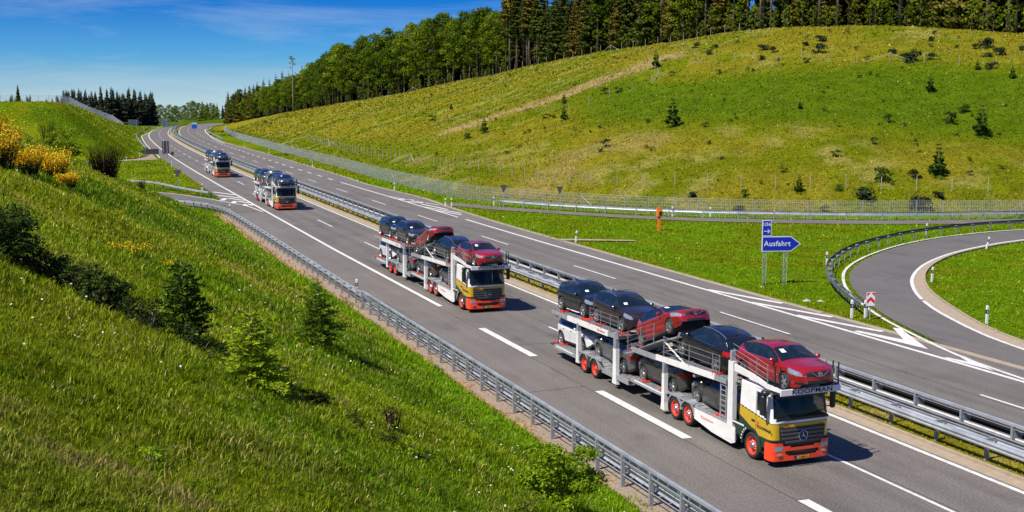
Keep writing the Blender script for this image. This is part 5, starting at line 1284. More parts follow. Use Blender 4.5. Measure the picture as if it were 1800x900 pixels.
        for k in range(7): b.box(min(s * 1.165, s * 1.195), max(s * 1.165, s * 1.195), 3.18, 3.52, 1.05 + k * .2, 1.08 + k * .2)
        b.build('ladder', M['deckgrey'], root)
        # ratchet straps and chocks at the wheels
        for (y, z) in ((1.95, 2.68), (-.35, 2.84), (4.15, 2.5), (10.3, 2.3), (11.2, 2.0), (12.35, 2.56), (14.7, 2.53), (15.9, 2.52), (19.0, 2.42), (16.4, 2.5), (10.0, .86), (11.0, .7), (3.9, .9), (19.8, .7), (18.9, .74), (8.4, .86)):
            b = MB(); x = s * .86
            b.box(x - .22, x + .22, y - .025, y + .025, z, z + .06, bev=.015); b.prism([(y - .12, z), (y + .12, z), (y + .02, z + .12), (y - .02, z + .12)], 'x', x - .24, x - .18); b.prism([(y - .12, z), (y + .12, z), (y + .02, z + .12), (y - .02, z + .12)], 'x', x + .18, x + .24)
            b.tube([(x + s * .24, y + .05, z + .04), (x + s * .27, y + .26, z + .09)], .022, 5); b.build('wheel_strap', M['strapred'], root)
    # cross members, front strip with lettering
    b = MB()
    for y, z in ((2.72, 2.62), (8.0, 2.2), (3.2, 2.36), (12.5, 2.4), (16.6, 2.3), (19.6, 2.22), (10.8, .68), (11.3, .55), (13.4, .6), (17.3, .6), (19.4, .58), (.2, 2.75), (5.6, 2.2), (14.6, 2.3)):
        b.box(-1.19, 1.19, y - .07, y + .07, z - .12, z - .02)
    b.build('cross_member', M['deckgrey'], root)
    b = MB(); b.box(-1.26, 1.26, -.52, -.46, 2.74, 2.97, bev=.012); fs = b.build('front_strip', mat('strip_grey', (.72, .73, .74), .45), root)
    lettering('KOOPMAN', .235, M['blackpaint'], fs, (.05, -.526, 2.855), rt, .0028, 1.38, .004)
    b = MB(); b.box(-1.15, 1.15, -.45, .1, 2.72, 2.80); b.build('platform_floor', M['deck'], root)
    return root
TRUCK0 = make_truck()
TR = [('nearest', 24.36, 34.2, 0), ('second', 24.36, 67.2, 0), ('third', 25.15, 140.0, 0), ('farthest', 26.05, 204.6, 0)]
LOADA = [('hatch', 'red', 'deck', 1.2, 3.06, 2.98, 1), ('suv', 'dark', 'd', 5.83, 2.98, 2.80, -1), ('hatch', 'red', 'r', 9.42, 3.72, 2.62, 1), ('suv', 'brown', 'd', 14.05, 2.98, 2.94, 1), ('suv', 'dark', 'd', 18.22, 2.94, 2.86, 1)]
where = ['on the platform above the cab', 'on the upper deck directly behind the cab platform', 'tilted on the sloping upper ramp between truck and trailer', 'on the front half of the trailer upper deck', 'at the rear end of the trailer upper deck']
lowwhere = ['at the rear of the trailer lower deck', 'on the lower deck in the front of the trailer', 'on the truck lower deck at its rear end', 'on the truck lower deck behind the ladder']
for ti, (tn, X, Y, _) in enumerate(TR):
    t = TRUCK0 if ti == 0 else copy_tree(TRUCK0)
    dy = 30.0; rz = -math.atan((float(sh(Y + 20)) - float(sh(Y - 8))) / 28)
    t.location = (X, Y, 0.018); t.rotation_euler[2] = rz
    SY_ = 1.15 if ti == 1 else 1.0; t.scale = (1, SY_, 1)      # the second combination is a longer one
    tag(t, f'{tn} of the four car transporter trucks in line, gold and orange cab, loaded with cars', 'car transporter', 'car transporter trucks in a row')
    TM = Matrix.Translation((X, Y, 0.018)) @ Matrix.Rotation(rz, 4, 'Z') @ Matrix.Scale(SY_, 4, (0, 1, 0))
    up = ([('red', 'hatch'), ('dark', 'suv'), ('red', 'hatch'), ('brown', 'suv'), ('dark', 'suv')], [('red', 'hatch'), ('dark', 'suv'), ('red', 'hatch'), ('brown', 'suv'), ('dark', 'suv')],
          [('steelblue', 'hatch'), ('steelblue', 'suv'), ('silver', 'hatch'), ('blue', 'suv'), ('blue', 'suv')], [('steelblue', 'hatch'), ('dark', 'suv'), ('silver', 'hatch'), ('blue', 'suv'), ('blue', 'suv')])[ti]
    lo_ = [('white', 'suv'), ('grey', 'suv'), ('darkgrey', 'suv'), ('darkgrey', 'hatch')] if ti < 2 else [('white', 'suv'), ('white', 'suv'), ('silver', 'suv'), ('darkgrey', 'hatch')]
    cn = {'dark': 'nearly black', 'brown': 'dark brown', 'darkgrey': 'dark grey', 'steelblue': 'blue-grey', 'blue': 'dark blue'}
    Rw = {'suv': .355, 'hatch': .33}
    slots = [(1.2, 3.17, 3.02, 1), (5.83, 2.93, 2.77, -1), (9.35, 3.70, 2.58, 1), (14.0, 2.88, 2.87, 1), (18.2, 2.84, 2.76, 1)]
    for k, (yc, zf, zr, d) in enumerate(slots):
        col, kd = up[k]; half = 1.34; c = TM @ Vector((0, yc, (zf + zr) / 2 - Rw[kd] * 1.0))
        ang = math.atan2(zf - zr, 2 * half) * -1
        # nose points to -y when d = 1
        place_car(kd, col, c, rz + (0 if d > 0 else math.pi), ang, f'{cn.get(col, col)} {"SUV" if kd == "suv" else "hatchback"} {where[k]} of the {tn} transporter', 'new cars carried on the transporters', sy=1.0 if ti != 1 else 1.09)
    ls = [(18.2, 1.12, .98, 1), (13.82, 1.20, 1.02, -1), (9.18, 1.14, 1.16, -1), (4.55, 1.26, 1.16, -1)]
    for k, (yc, zf, zr, d) in enumerate(ls):
        col, kd = lo_[k]; c = TM @ Vector((0, yc, (zf + zr) / 2 - Rw[kd] - .03))
        place_car(kd, col, c, rz + (0 if d > 0 else math.pi), math.atan2(zf - zr, 2.68) * -1, f'{cn.get(col, col)} {"SUV" if kd == "suv" else "hatchback"} {lowwhere[k]} of the {tn} transporter', 'new cars carried on the transporters', sy=1.0 if ti != 1 else 1.09)

# ------------------------------------------------------------------ vegetation
def hz(x, y): return float(height(np.array([float(x)]), np.array([float(y)]))[0])
def quads_mesh(name, C, N, S, m, rs, aspect=0.6, bend=None):
    """leaf cards: centres C, normals N, sizes S"""
    n = len(C); up = rs.normal(size=(n, 3)); T = np.cross(N, up); T /= np.linalg.norm(T, axis=1)[:, None] + 1e-9; B = np.cross(N, T)
    a = T * S[:, None] / 2; b = B * S[:, None] * aspect / 2; k = rs.uniform(.5, 1.0, (n, 1))
    V = np.stack([C - a, C - b * k, C + a, C + b], 1).reshape(-1, 3); F = np.arange(4 * n).reshape(-1, 4)
    return fast_mesh(name, V, F, m)
def crown_leaves(blobs, per, size, rs, flat=.75, up=.35):
    C = []; N = []; S = []
    for (x, y, z, r) in blobs:
        n = int(per * (r ** 2)) + 4; d = rs.normal(size=(n, 3)); d /= np.linalg.norm(d, axis=1)[:, None]; d[:, 2] = np.where(d[:, 2] < -.35, -d[:, 2], d[:, 2])
        rr_ = r * rs.uniform(.55, 1.08, (n, 1)) ; p = d * rr_ * np.array([1, 1, flat]) + np.array([x, y, z]); C.append(p)
        nn = d + rs.normal(size=(n, 3)) * .55; nn[:, 2] += up; nn /= np.linalg.norm(nn, axis=1)[:, None]; N.append(nn); S.append(size * rs.uniform(.6, 1.35, n))
    return np.concatenate(C), np.concatenate(N), np.concatenate(S)
def broadleaf(seed, h, m, w=.30, base=.22, leaf=.62, bare=False):
    r = random.Random(seed); rs = np.random.RandomState(seed); tr = MB()
    pts = [(0, 0, -.5), (r.uniform(-.1, .1), 0, h * .2), (r.uniform(-.3, .3), r.uniform(-.3, .3), h * .45), (r.uniform(-.5, .5), r.uniform(-.5, .5), h * .8)]
    tr.tube(pts, [h * .014, h * .011, h * .008, h * .003], 7)
    blobs = []
    nb = 26
    for i in range(nb):
        t = (i + .5) / nb; z = h * (base + (1 - base) * (t ** .85) * .93); env = w * h * (math.sin(min(1, (t * .93 + .10)) * math.pi) ** .55); a = i * 2.4 + r.uniform(-.4, .4); rr_ = env * r.uniform(.25, .95)
        br = h * r.uniform(.065, .115); blobs.append((rr_ * math.cos(a), rr_ * math.sin(a), z, br))
        if i % 2 == 0: tr.tube([(0, 0, z * .8), (rr_ * .5 * math.cos(a), rr_ * .5 * math.sin(a), z * .93), (rr_ * math.cos(a), rr_ * math.sin(a), z)], [h * .005, h * .003, h * .001], 4)
    blobs.append((0, 0, h * .93, h * .06))
    C, N, S = crown_leaves(blobs, 24, leaf, rs)
    return tr.mesh('trunk', M['bark'], True), quads_mesh('crown', C, N, S, m, rs, .7)
def spruce(seed, h, m, base=.05, w=.16, n_lv=30, nb=8, size=1.0, dead=False, rag=.35):
    r = random.Random(seed); rs = np.random.RandomState(seed); tr = MB()
    tr.tube([(0, 0, -.5), (0, 0, h * .5), (r.uniform(-.1, .1), 0, h)], [h * .011, h * .007, h * .001], 6)
    V = []; F = []
    def card(p0, p1, wd, z_droop):
        p0 = np.array(p0); p1 = np.array(p1); d = p1 - p0; s = np.array([-d[1], d[0], 0]); s = s / (np.linalg.norm(s) + 1e-9) * wd / 2
        m_ = (p0 + p1) / 2 + np.array([0, 0, z_droop]); o = len(V)
        V.extend([p0, m_ + s * 1.0 - [0, 0, wd * .75], p1, m_ - s - [0, 0, wd * .75], m_, m_ - [0, 0, wd * 1.5], p1 - [0, 0, wd * .5]]); F.extend([(o, o + 1, o + 4), (o + 1, o + 2, o + 4), (o + 2, o + 3, o + 4), (o + 3, o, o + 4), (o, o + 4, o + 5), (o + 4, o + 2, o + 5), (o + 2, o + 6, o + 5)])
    for i in range(n_lv):
        t = i / (n_lv - 1); z = h * (base + (1 - base) * t ** .9); ln = w * h * (1 - t) ** .8 * r.uniform(1 - rag, 1.08) + .12 * size
        k = max(4, int(nb * (1 - t * .4)))
        for j in range(k):
            a = j * 2 * math.pi / k + i * 1.1 + r.uniform(-.35, .35); l = ln * r.uniform(.7, 1.1); dz = -l * r.uniform(.12, .42) + (.25 * l if t > .8 else 0)
            c, s = math.cos(a), math.sin(a); e = (l * c, l * s, z + dz)
            card((0, 0, z), e, l * .5 + .15 * size, .05 * l)
            for q in (.45, .72):
                for sg in (-1, 1):
                    x, y = l * q * c, l * q * s; a2 = a + sg * .75; l2 = l * .42
                    card((x, y, z + dz * q), (x + l2 * math.cos(a2), y + l2 * math.sin(a2), z + dz * q - l2 * .35), l2 * .45, 0)
    if dead:
        for i in range(26):
            z = h * r.uniform(.06, base + .1); a = r.uniform(0, 6.3); l = r.uniform(.6, 1.8); tr.tube([(0, 0, z), (l * math.cos(a), l * math.sin(a), z - l * .35)], [.035, .012], 4)
    V = np.array(V); V = V + rs.normal(size=V.shape) * .02 * size
    return tr.mesh('trunk', M['barkpale' if dead else 'bark'], True), fast_mesh('crown', V, np.array(F), m)
def place_tree(name, meshes, x, y, s, label, group, cat='tree', z=None, tilt=0.0, rz=None):
    z = hz(x, y) - .05 if z is None else z
    e = empty(name, (x, y, z), R.uniform(0, 6.28) if rz is None else rz); e.scale = (s, s, s * R.uniform(.93, 1.07)); e.rotation_euler[0] = tilt
    put('trunk', meshes[0], e); put('crown', meshes[1], e); tag(e, label, cat, group); return e

BL = [broadleaf(100 + i, 21, MATS['leaf_broad' if i % 3 else 'leaf_broad_light'], w=R.uniform(.23, .30), base=R.uniform(.10, .22)) for i in range(6)]
SP = [spruce(200 + i, 24, MATS['leaf_spruce_brown' if i % 2 else 'leaf_spruce'], base=.12, w=.15) for i in range(4)]
SPB = [spruce(220 + i, 27, MATS['leaf_spruce_brown' if i else 'leaf_spruce'], base=.38 + .08 * i, w=.12, n_lv=24, dead=True) for i in range(3)]
def pine():
    rs = np.random.RandomState(3); tr = MB(); tr.tube([(0, 0, -.5), (.2, 0, 10), (-.1, .2, 22), (0, 0, 24)], [.28, .2, .12, .03], 7)
    bl = [(1.4, 0, 23.2, 1.0), (-1.3, .4, 23.6, 1.1), (.2, -.6, 24.3, .9), (-1.9, 0, 21.6, .7), (1.9, .3, 21.2, .8), (.3, .2, 22.3, .7), (-.9, -.3, 19.6, .5)]
    for b in bl: tr.tube([(0, 0, b[2] - 1.2), (b[0] * .6, b[1] * .6, b[2] - .5), b[:3]], [.07, .04, .02], 4)
    C, N, S = crown_leaves(bl, 70, .42, rs); return tr.mesh('trunk', M['barkpale'], True), quads_mesh('crown', C, N, S, MATS['leaf_spruce_brown'], rs, .6)
PINE = pine()
UND = [broadleaf(320 + i, 7, MATS['leaf_broad_light'], w=.36, base=.05, leaf=.5) for i in range(3)]

def az_rd(a): return float(np.interp(a, RAZ, RD))
place_n = 0
GR = 'trees along the forest edge above the hill'
def edge_tree(a, extra, i):
    global place_n
    d = az_rd(a) + extra; x, y = d * math.sin(rad(a)), d * math.cos(rad(a)); u = R.random()
    if a < 9.2: pool = [('spruce_tree', SP), ('broadleaf_tree', BL)]; pk = pool[0] if u < .45 else pool[1]; s = R.uniform(.55, .78)
    elif a < 21.0:
        pk = ('broadleaf_tree', BL) if u < .95 else ('spruce_tree', SPB); s = R.uniform(.90, 1.10) * (1 if u < .95 else .8) * float(np.interp(a, [9.2, 10.7, 11.8, 12.9, 18, 20.5], [.70, .72, .86, 1.14, 1.12, .98]))
    elif a < 22.6: pk = ('spruce_tree', SPB); s = R.uniform(.98, 1.15)
    elif a < 29: pk = ('spruce_tree', SP) if u < .7 else (('broadleaf_tree', BL) if u < .85 else ('spruce_tree', SPB)); s = R.uniform(.92, 1.2) * (.82 if a < 24.6 else 1)
    else: pk = ('spruce_tree', SPB) if u < .62 else (('broadleaf_tree', BL) if u < .82 else ('spruce_tree', SP)); s = R.uniform(.95, 1.2)
    labs = {id(BL): 'green broadleaf tree in the dense forest edge above the hill', id(SP): 'dark spruce clothed with branches to the ground in the hilltop forest edge', id(SPB): 'tall spruce with a bare lower trunk in the hilltop forest edge'}
    place_tree(pk[0], R.choice(pk[1]), x, y, s, labs[id(pk[1])], GR + ' ' + {id(BL): 'broadleaf', id(SP): 'full spruces', id(SPB): 'bare-trunk spruces'}[id(pk[1])])
for row, (st_, ex) in enumerate(((.66, 4), (.85, 9.5), (1.15, 16))):
    a = 7.7 + row * .2
    while a < 47:
        edge_tree(a + R.uniform(-.12, .12), ex + R.uniform(-1.8, 1.8), row); d = az_rd(a); drd = (az_rd(a + .5) - az_rd(a - .5)) / rad(1); a += math.degrees(4.7 / math.hypot(d, drd)) * (st_ / .66)
for k in range(34):
    a = 26 + k * .62 + R.uniform(-.2, .2); d = az_rd(a) + R.uniform(0, 2.5)
    place_tree('young_tree', UND[k % 3], d * math.sin(rad(a)), d * math.cos(rad(a)), R.uniform(.5, 1.0), 'light green young tree at the foot of the dark hilltop forest', 'young trees under the forest edge')
for k in range(26):
    a = 8.2 + k * .5 + R.uniform(-.2, .2); d = az_rd(a) + R.uniform(-2, 2)
    place_tree('young_tree', UND[k % 3], d * math.sin(rad(a)), d * math.cos(rad(a)), R.uniform(.35, .8), 'low green young tree in front of the broadleaf forest edge', 'low trees before the broadleaf edge')
a = 10.6; d = 535; place_tree('pine_tree', PINE, d * math.sin(rad(a)), d * math.cos(rad(a)), 1.0, 'lone slender pine with a bare trunk and small flat crown left of the forest', None)
# deep wood behind the edge, one mass
def merged(name, srcs, spots, label, extra=None):
    Vs = []; Fs = []; o = 0
    for (k, x, y, z, s, rz) in spots:
        me = srcs[k]; n = len(me.vertices); co = np.empty(n * 3, np.float32); me.vertices.foreach_get('co', co); co = co.reshape(-1, 3) * s
        c, s_ = math.cos(rz), math.sin(rz); P = np.stack([co[:, 0] * c - co[:, 1] * s_ + x, co[:, 0] * s_ + co[:, 1] * c + y, co[:, 2] + z], 1)
        nl_ = len(me.loops); li = np.empty(nl_, np.int32); me.loops.foreach_get('vertex_index', li); kk = nl_ // len(me.polygons)
        Vs.append(P); Fs.append(li.reshape(-1, kk) + o); o += n
    o_ = put(name, fast_mesh(name, np.concatenate(Vs), np.concatenate(Fs), srcs[0].materials[0])); tag(o_, label, 'forest', kind='stuff'); return o_
sp_ = []
for row in range(5):
    a = 7.5 + row * .3
    while a < 50:
        d = az_rd(a) + 24 + row * 8 + R.uniform(-3, 3); x, y = d * math.sin(rad(a)), d * math.cos(rad(a)); sp_.append((R.randrange(3), x, y, hz(x, y) - 1, R.uniform(.85, 1.08) * (.72 if a < 9.2 else (.86 if a < 21 else 1)), R.uniform(0, 6.28))); a += math.degrees(6.5 / d) * 1.0
DK = [spruce(240 + i, 24, MATS['leaf_spruce'], base=.02, w=.17, n_lv=18, nb=7)[1] for i in range(3)]
merged('deep_forest', DK, sp_, 'dark mass of the wood behind the hilltop forest edge')

# distant spruce forest behind the left embankment
FS = [spruce(260 + i, 20, MATS['leaf_spruce_haze'], base=.04, w=.19, n_lv=34, nb=8, rag=.45) for i in range(5)]
for row in range(3):
    x = -40 + row * 1.7
    while x < 50 - row * .5:
        y = 668 + row * 6 + R.uniform(-2, 2) + max(0, x - 30) * .5
        place_tree('spruce_tree', R.choice(FS), x, y, R.uniform(.88, 1.08), 'dark spruce in the distant forest beyond the left embankment', 'distant spruces beyond the left bank', z=hz(x, y) - .6 - 5.0 * max(0, min(1, (4 - x) / 12)) + R.uniform(-1.2, .4)); x += R.uniform(2.2, 3.3)
sp_ = []
for row in range(5):
    for k in range(26): sp_.append((R.randrange(3), -45 + k * 3.8 + R.uniform(-1, 1), 690 + row * 6, hz(0, 690) - 1 - 6 * (k < 12), R.uniform(.74, .88), R.uniform(0, 6)))
merged('far_forest', [spruce(270 + i, 20, MATS['leaf_spruce_haze'], base=.02, w=.17, n_lv=14, nb=6)[1] for i in range(3)], sp_, 'dark inner mass of the distant left forest')
for k in range(16):
    x = 60 + k * 2.4; y = 790 + R.uniform(-6, 6)
    place_tree('broadleaf_tree', BL[k % 6], x, y, (.72 - k * .012) * R.uniform(.85, 1.1), 'small distant green tree right of the dark left forest', 'distant green trees right of the spruces', z=hz(x, y) - 1)
for k in range(18):
    x = 58 + k * 2.3; y = 778 + R.uniform(-4, 4)
    place_tree('broadleaf_tree', UND[k % 3], x, y, R.uniform(1.1, 1.5), 'low distant bush in the green belt right of the dark left forest', 'low distant bushes right of the spruces', z=hz(x, y) - 1.5)
for k in range(14):
    x = 96 + k * 3.4; y = 850 + R.uniform(-8, 8); z = hz(x, y)
    place_tree('spruce_tree', FS[k % 4], x, y, (.62 - k * .03) * R.uniform(.8, 1.2), 'tiny distant conifer on the skyline above the road crest', 'tiny skyline conifers', z=z - 1)
place_tree('spruce_tree', FS[0], 141, 905, .72, 'lone haze-tinted conifer rising over the skyline right of the blue sign', None, z=hz(141, 905) - 1)
place_tree('spruce_tree', SP[0], -8.8, 312, .19, 'small dark spruce standing by the fence on the left skyline', None)
place_tree('spruce_tree', SP[2], -15.2, 314, .25, 'dark spruce cut by the left edge of the view', None)

# hill shrubs
BROOM = [(131.9, 228.8, 1.72), (125.9, 212.8, 1.61), (130.7, 218.1, 1.54), (131.0, 200.9, 2.08), (130.4, 196.0, 1.84), (125.8, 192.9, 1.5), (137.6, 195.7, 1.56), (142.2, 197.7, 2.11), (133.7, 186.3, 2.73), (154.2, 179.5, 1.54), (139.5, 172.0, 1.92), (136.6, 163.2, 2.77), (139.5, 162.5, 1.67), (154.6, 165.9, 2.95), (149.0, 156.3, 2.34), (142.3, 151.1, 1.8), (152.5, 166.4, 1.47), (146.7, 156.5, 1.21), (154.3, 157.3, 1.43), (136.9, 166.1, 1.4), (100.3, 118.6, 1.68), (90.4, 115.7, 2.55), (94.9, 111.7, 2.86), (98.8, 112.8, 1.3), (73.4, 116.1, 1.79), (73.4, 127.2, 1.27)]
CONI = [(115.1, 215.5, 1.91), (111.3, 201.6, 1.6), (115.2, 191.0, 1.45), (118.3, 184.4, 1.04), (126.7, 147.3, 1.52), (111.2, 137.6, 2.11), (118.7, 133.5, 2.9), (123.3, 136.0, 2.39), (118.0, 126.7, 2.4), (103.5, 131.2, 1.81), (96.3, 129.5, 1.61), (96.2, 119.5, 2.99), (103.4, 118.1, 2.18), (107.0, 116.5, 1.17), (87.5, 128.5, 1.35), (89.2, 119.0, 1.45), (84.9, 121.3, 1.16), (78.7, 124.0, 1.59), (84.1, 114.9, 1.54), (86.7, 145.9, 0.96), (105.9, 151.7, 0.8), (94.5, 153.0, 0.97), (90.7, 153.9, 1.32), (88.1, 167.3, 1.23), (140.6, 152.6, 1.08), (133.1, 171.2, 1.41), (126.1, 179.1, 1.71), (126.0, 188.1, 1.18), (140.3, 144.6, 1.14), (105.6, 340.6, 2.03), (82.7, 266.0, 2.38), (70.4, 205.3, 2.06), (74.2, 206.3, 1.66), (77.9, 192.7, 1.18), (84.4, 201.2, 1.66), (85.3, 199.2, 1.23), (85.3, 194.4, 1.53), (98.4, 204.8, 2.24), (100.0, 202.3, 2.06), (107.5, 282.6, 1.26), (92.0, 209.8, 1.22), (86.9, 216.8, 0.89), (82.8, 234.1, 1.04), (84.0, 284.4, 0.9), (89.3, 271.9, 0.98), (75.2, 198.4, 0.89), (80.6, 179.1, 0.97), (80.6, 173.0, 0.8)]
def shrub(seed, m, w=1.0, h=.8, leaf=.14, per=420, nb=9):
    rs = np.random.RandomState(seed); r = random.Random(seed); bl = []
    for i in range(nb): a = r.uniform(0, 6.28); q = r.uniform(0, .55) * w; bl.append((q * math.cos(a), q * math.sin(a), r.uniform(-.08, .48) * h, r.uniform(.28, .45) * w))
    C, N, S = crown_leaves(bl, per, leaf, rs); tr = MB()
    for i in range(6): b = bl[i % nb]; tr.tube([(0, 0, -.1), (b[0] * .5, b[1] * .5, b[2] * .6), (b[0], b[1], b[2])], [.03, .02, .008], 4)
    return tr.mesh('trunk', M['bark'], True), quads_mesh('crown', C, N, S, m, rs, .6)
BR = [shrub(400 + i, MATS['leaf_broom'], .62, .8, .16) for i in range(4)]
CO = [spruce(420, 2.0, MATS['leaf_sapling_dark'], base=.04, w=.34, n_lv=10, nb=7, size=.15, rag=.7)] + [shrub(430 + i, MATS['leaf_sapling_dark'], .55, 1.0, .15) for i in range(3)]
for i, (x, y, s) in enumerate(BROOM): place_tree('broom_shrub', BR[i % 4], x, y, s * 1.25, 'dark rounded broom shrub on the grassy hill', 'dark round shrubs on the hill', 'shrub')
for i, (x, y, s) in enumerate(CONI): place_tree('conifer_sapling', CO[i % 4], x, y, s * 1.0, 'small green conifer sapling on the grassy hill', 'small conifer saplings on the hill', 'sapling')
place_tree('conifer_sapling', CO[0], 88.4, 159.8, 2.5, 'tallest young spruce standing alone on the green middle of the hill', None, 'sapling')
place_tree('conifer_sapling', CO[1], 77.3, 160.4, 2.2, 'bushy young spruce left of and below the tallest hill spruce', None, 'sapling')
TB = [shrub(450 + i, MATS['leaf_broad' if i % 2 else 'leaf_broom'], .5, .7, .16, 240, 5) for i in range(4)]
for i in range(150):
    a = R.uniform(9, 44); t = R.uniform(.05, .97); toe = float(np.interp(a, HAZ, HTOE)); d = toe + 3 + (az_rd(a) - toe) * t
    place_tree('low_shrub', TB[i % 4], d * math.sin(rad(a)), d * math.cos(rad(a)), R.uniform(.8, 1.7) * (1 + .3 * (t > .6)), 'tiny low shrub dotted over the grassy hill', 'tiny low shrubs on the hill', 'shrub')
# brownish growth along the far right bank
for i in range(26):
    a = R.uniform(6.7, 9.6); d = R.uniform(430, 560) * (1 - (a - 6.7) * .03)
    place_tree('low_shrub', TB[(i % 2) * 2], d * math.sin(rad(a)), d * math.cos(rad(a)), R.uniform(1.2, 2.6), 'brownish low shrub on the far right bank below the forest tip', 'low shrubs on the far right bank', 'shrub')

# ---- wooden fence lines on the hill
def wood_fence(label, P, sp, h, braces=()):
    return fence(label, dense(P, sp), h, sp, M['post_wood'], M['wire'], wires=False, braces=braces, name='post_fence', postr=.05)
wood_fence('row of thin wooden fence posts low on the hill behind the mesh fence', [(66.9, 143), (71.7, 134.3), (78.5, 128.0), (85.2, 122.5), (91.8, 117.8), (98.9, 114.6), (108.9, 109.4), (120, 103)], 4.0, 1.7)
wood_fence('row of thin wooden fence posts above the left part of the mesh fence', [(64.2, 323.3), (61.9, 286.7), (60.2, 263.9), (58.9, 238.1), (58.2, 207.8), (58.6, 194.6), (59.0, 178.8), (60.0, 168), (63.0, 153.9), (66.5, 144)], 3.2, 1.8, (12, 38))
wood_fence('row of wooden fence posts with bracing across the upper hill', [(119.5, 227.3), (121.2, 215.5), (122.5, 202.8), (125.5, 186.4), (127.9, 177.8), (131.0, 170.0), (135.1, 164.3), (140.9, 155.2), (147, 147)], 5.5, 1.7, (1, 11))
wood_fence('line of fence posts along the foot of the hilltop forest', [(az_rd(a) * math.sin(rad(a)) * .985, az_rd(a) * math.cos(rad(a)) * .985) for a in (14, 16, 18, 20, 22, 24, 26, 28, 30, 32)], 5.2, 2.0, (6, 30))
wood_fence('line of pale fence posts climbing the hill beside the bare earth strip', [(88.2, 198.9), (93.4, 200), (97, 200.5), (102, 200), (108, 201), (113, 212)], 4.2, 1.6, (5,))

# ---- near bank plants
def sapling(seed, h, w, m, n_lv=16, per=16, tw=.05):
    """young spruce: whorls of twigs with short needle fans"""
    r = random.Random(seed); rs = np.random.RandomState(seed); tr = MB(); tr.tube([(0, 0, -.15), (0.01, 0, h * .6), (0, 0.01, h * 1.04)], [.03, .018, .006], 6); V = []; F = []
    def leaf(p, d, l, wd):
        s = np.cross(d, rs.normal(size=3)); s /= np.linalg.norm(s) + 1e-9; o = len(V); V.extend([p, p + d * l * .5 + s * wd, p + d * l, p + d * l * .5 - s * wd]); F.append((o, o + 1, o + 2, o + 3))
    for i in range(n_lv):
        t = i / (n_lv - 1); z0 = h * (.04 + .90 * t); L = w * .5 * (1 - t) ** .8 * r.uniform(.45, 1.25) + .06; nb = 5 if t < .8 else 4
        for j in range(nb):
            a = j * 2 * math.pi / nb + i * .9 + r.uniform(-.3, .3); l = L * r.uniform(.7, 1.15); rise = .25 + .5 * t; n = max(4, int(l / .045))
            pts = [np.array([l * q * math.cos(a), l * q * math.sin(a), z0 + l * (rise * q - .25 * q * q)]) for q in np.linspace(0, 1, 5)]; tr.tube(pts, [.010, .008, .006, .004, .002], 4)
            for k in range(n):
                q = (k + 1) / n; p = np.array([l * q * math.cos(a), l * q * math.sin(a), z0 + l * (rise * q - .25 * q * q)])
                for sg in (-1, 1):
                    a2 = a + sg * r.uniform(.6, 1.0); l2 = (.13 + .30 * l * (1 - q) ) * r.uniform(.7, 1.2); d = np.array([math.cos(a2), math.sin(a2), r.uniform(-.1, .35)]); d /= np.linalg.norm(d)
                    m2 = max(2, int(l2 / .05))
                    for c in range(m2): leaf(p + d * l2 * c / m2, d + rs.normal(size=3) * .28, l2 / m2 * 1.5, .016 + tw * .2)
    return tr.mesh('trunk', M['bark'], True), fast_mesh('crown', np.array(V), np.array(F), m)
place_tree('spruce_sapling', sapling(1, 1.65, 1.7, MATS['leaf_sapling_dark'], 12, tw=.07), 2.8, 31.0, 1.18, 'dark green young spruce rising from the shaded ledge on the near bank', None, 'sapling', rz=.3)
place_tree('spruce_sapling', sapling(2, 1.6, 1.6, MATS['leaf_sapling_light'], 15, tw=.03), 3.9, 26.7, 1.12, 'bright yellow-green young spruce on the near bank', None, 'sapling', rz=1.3)
place_tree('spruce_sapling', sapling(3, 2.2, 2.3, MATS['leaf_sapling_mid'], 14, tw=.05), 8.6, 42.3, 1.0, 'mid green young spruce halfway up the bank below the left guardrail', None, 'sapling', rz=2.2)
def bush(seed, w, h, m, leaf, per, nb, sh_=1.0, up=.35, stems=14):
    r = random.Random(seed); rs = np.random.RandomState(seed); bl = []
    for i in range(nb):
        a = r.uniform(0, 6.28); q = (r.uniform(0, 1) ** .6) * w * .42; z = h * r.uniform(.12, .92) * (1 - (q / (w * .5)) ** 2 * .55); bl.append((q * math.cos(a), q * math.sin(a), z, r.uniform(.10, .19) * w))
    C, N, S = crown_leaves(bl, per, leaf, rs, up=up); tr = MB()
    for i in range(stems): b = bl[i % nb]; tr.tube([(r.uniform(-.05, .05), r.uniform(-.05, .05), -.1), (b[0] * .4, b[1] * .4, b[2] * .5), (b[0], b[1], b[2])], [.022, .015, .005], 5)
    return tr.mesh('trunk', M['bark'], True), quads_mesh('crown', C, N, S, m, rs, .62)
place_tree('leafy_bush', bush(11, 2.3, 2.0, MATS['leaf_bush'], .10, 2300, 40), 11.65, 26.6, 1.0, 'bushy bright green shrub in front of the near guardrail at the bottom of the bank', None, 'shrub')
place_tree('leafy_bush', bush(12, 3.2, 3.0, MATS['leaf_broad_light'], .17, 420, 30), 0.2, 116, 1.2, 'rounded green leafy bush between the yellow broom and the dark bare bush', None, 'shrub')
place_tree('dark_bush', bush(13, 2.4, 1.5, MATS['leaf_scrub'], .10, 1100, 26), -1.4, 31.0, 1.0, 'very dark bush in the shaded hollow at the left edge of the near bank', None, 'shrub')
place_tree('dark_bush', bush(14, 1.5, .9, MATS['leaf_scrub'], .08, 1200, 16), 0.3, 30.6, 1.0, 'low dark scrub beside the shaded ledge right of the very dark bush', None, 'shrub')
place_tree('leafy_weed', bush(15, .7, .6, MATS['leaf_bush'], .07, 2200, 10), 7.3, 25.5, 1.0, 'small bright green weed low on the near bank left of the bushy shrub', None, 'plant')
place_tree('leafy_weed', bush(16, .8, .55, MATS['leaf_bush'], .07, 2200, 10), 1.9, 30.2, 1.0, 'small leafy weed touching the dark young spruce on its left', None, 'plant')
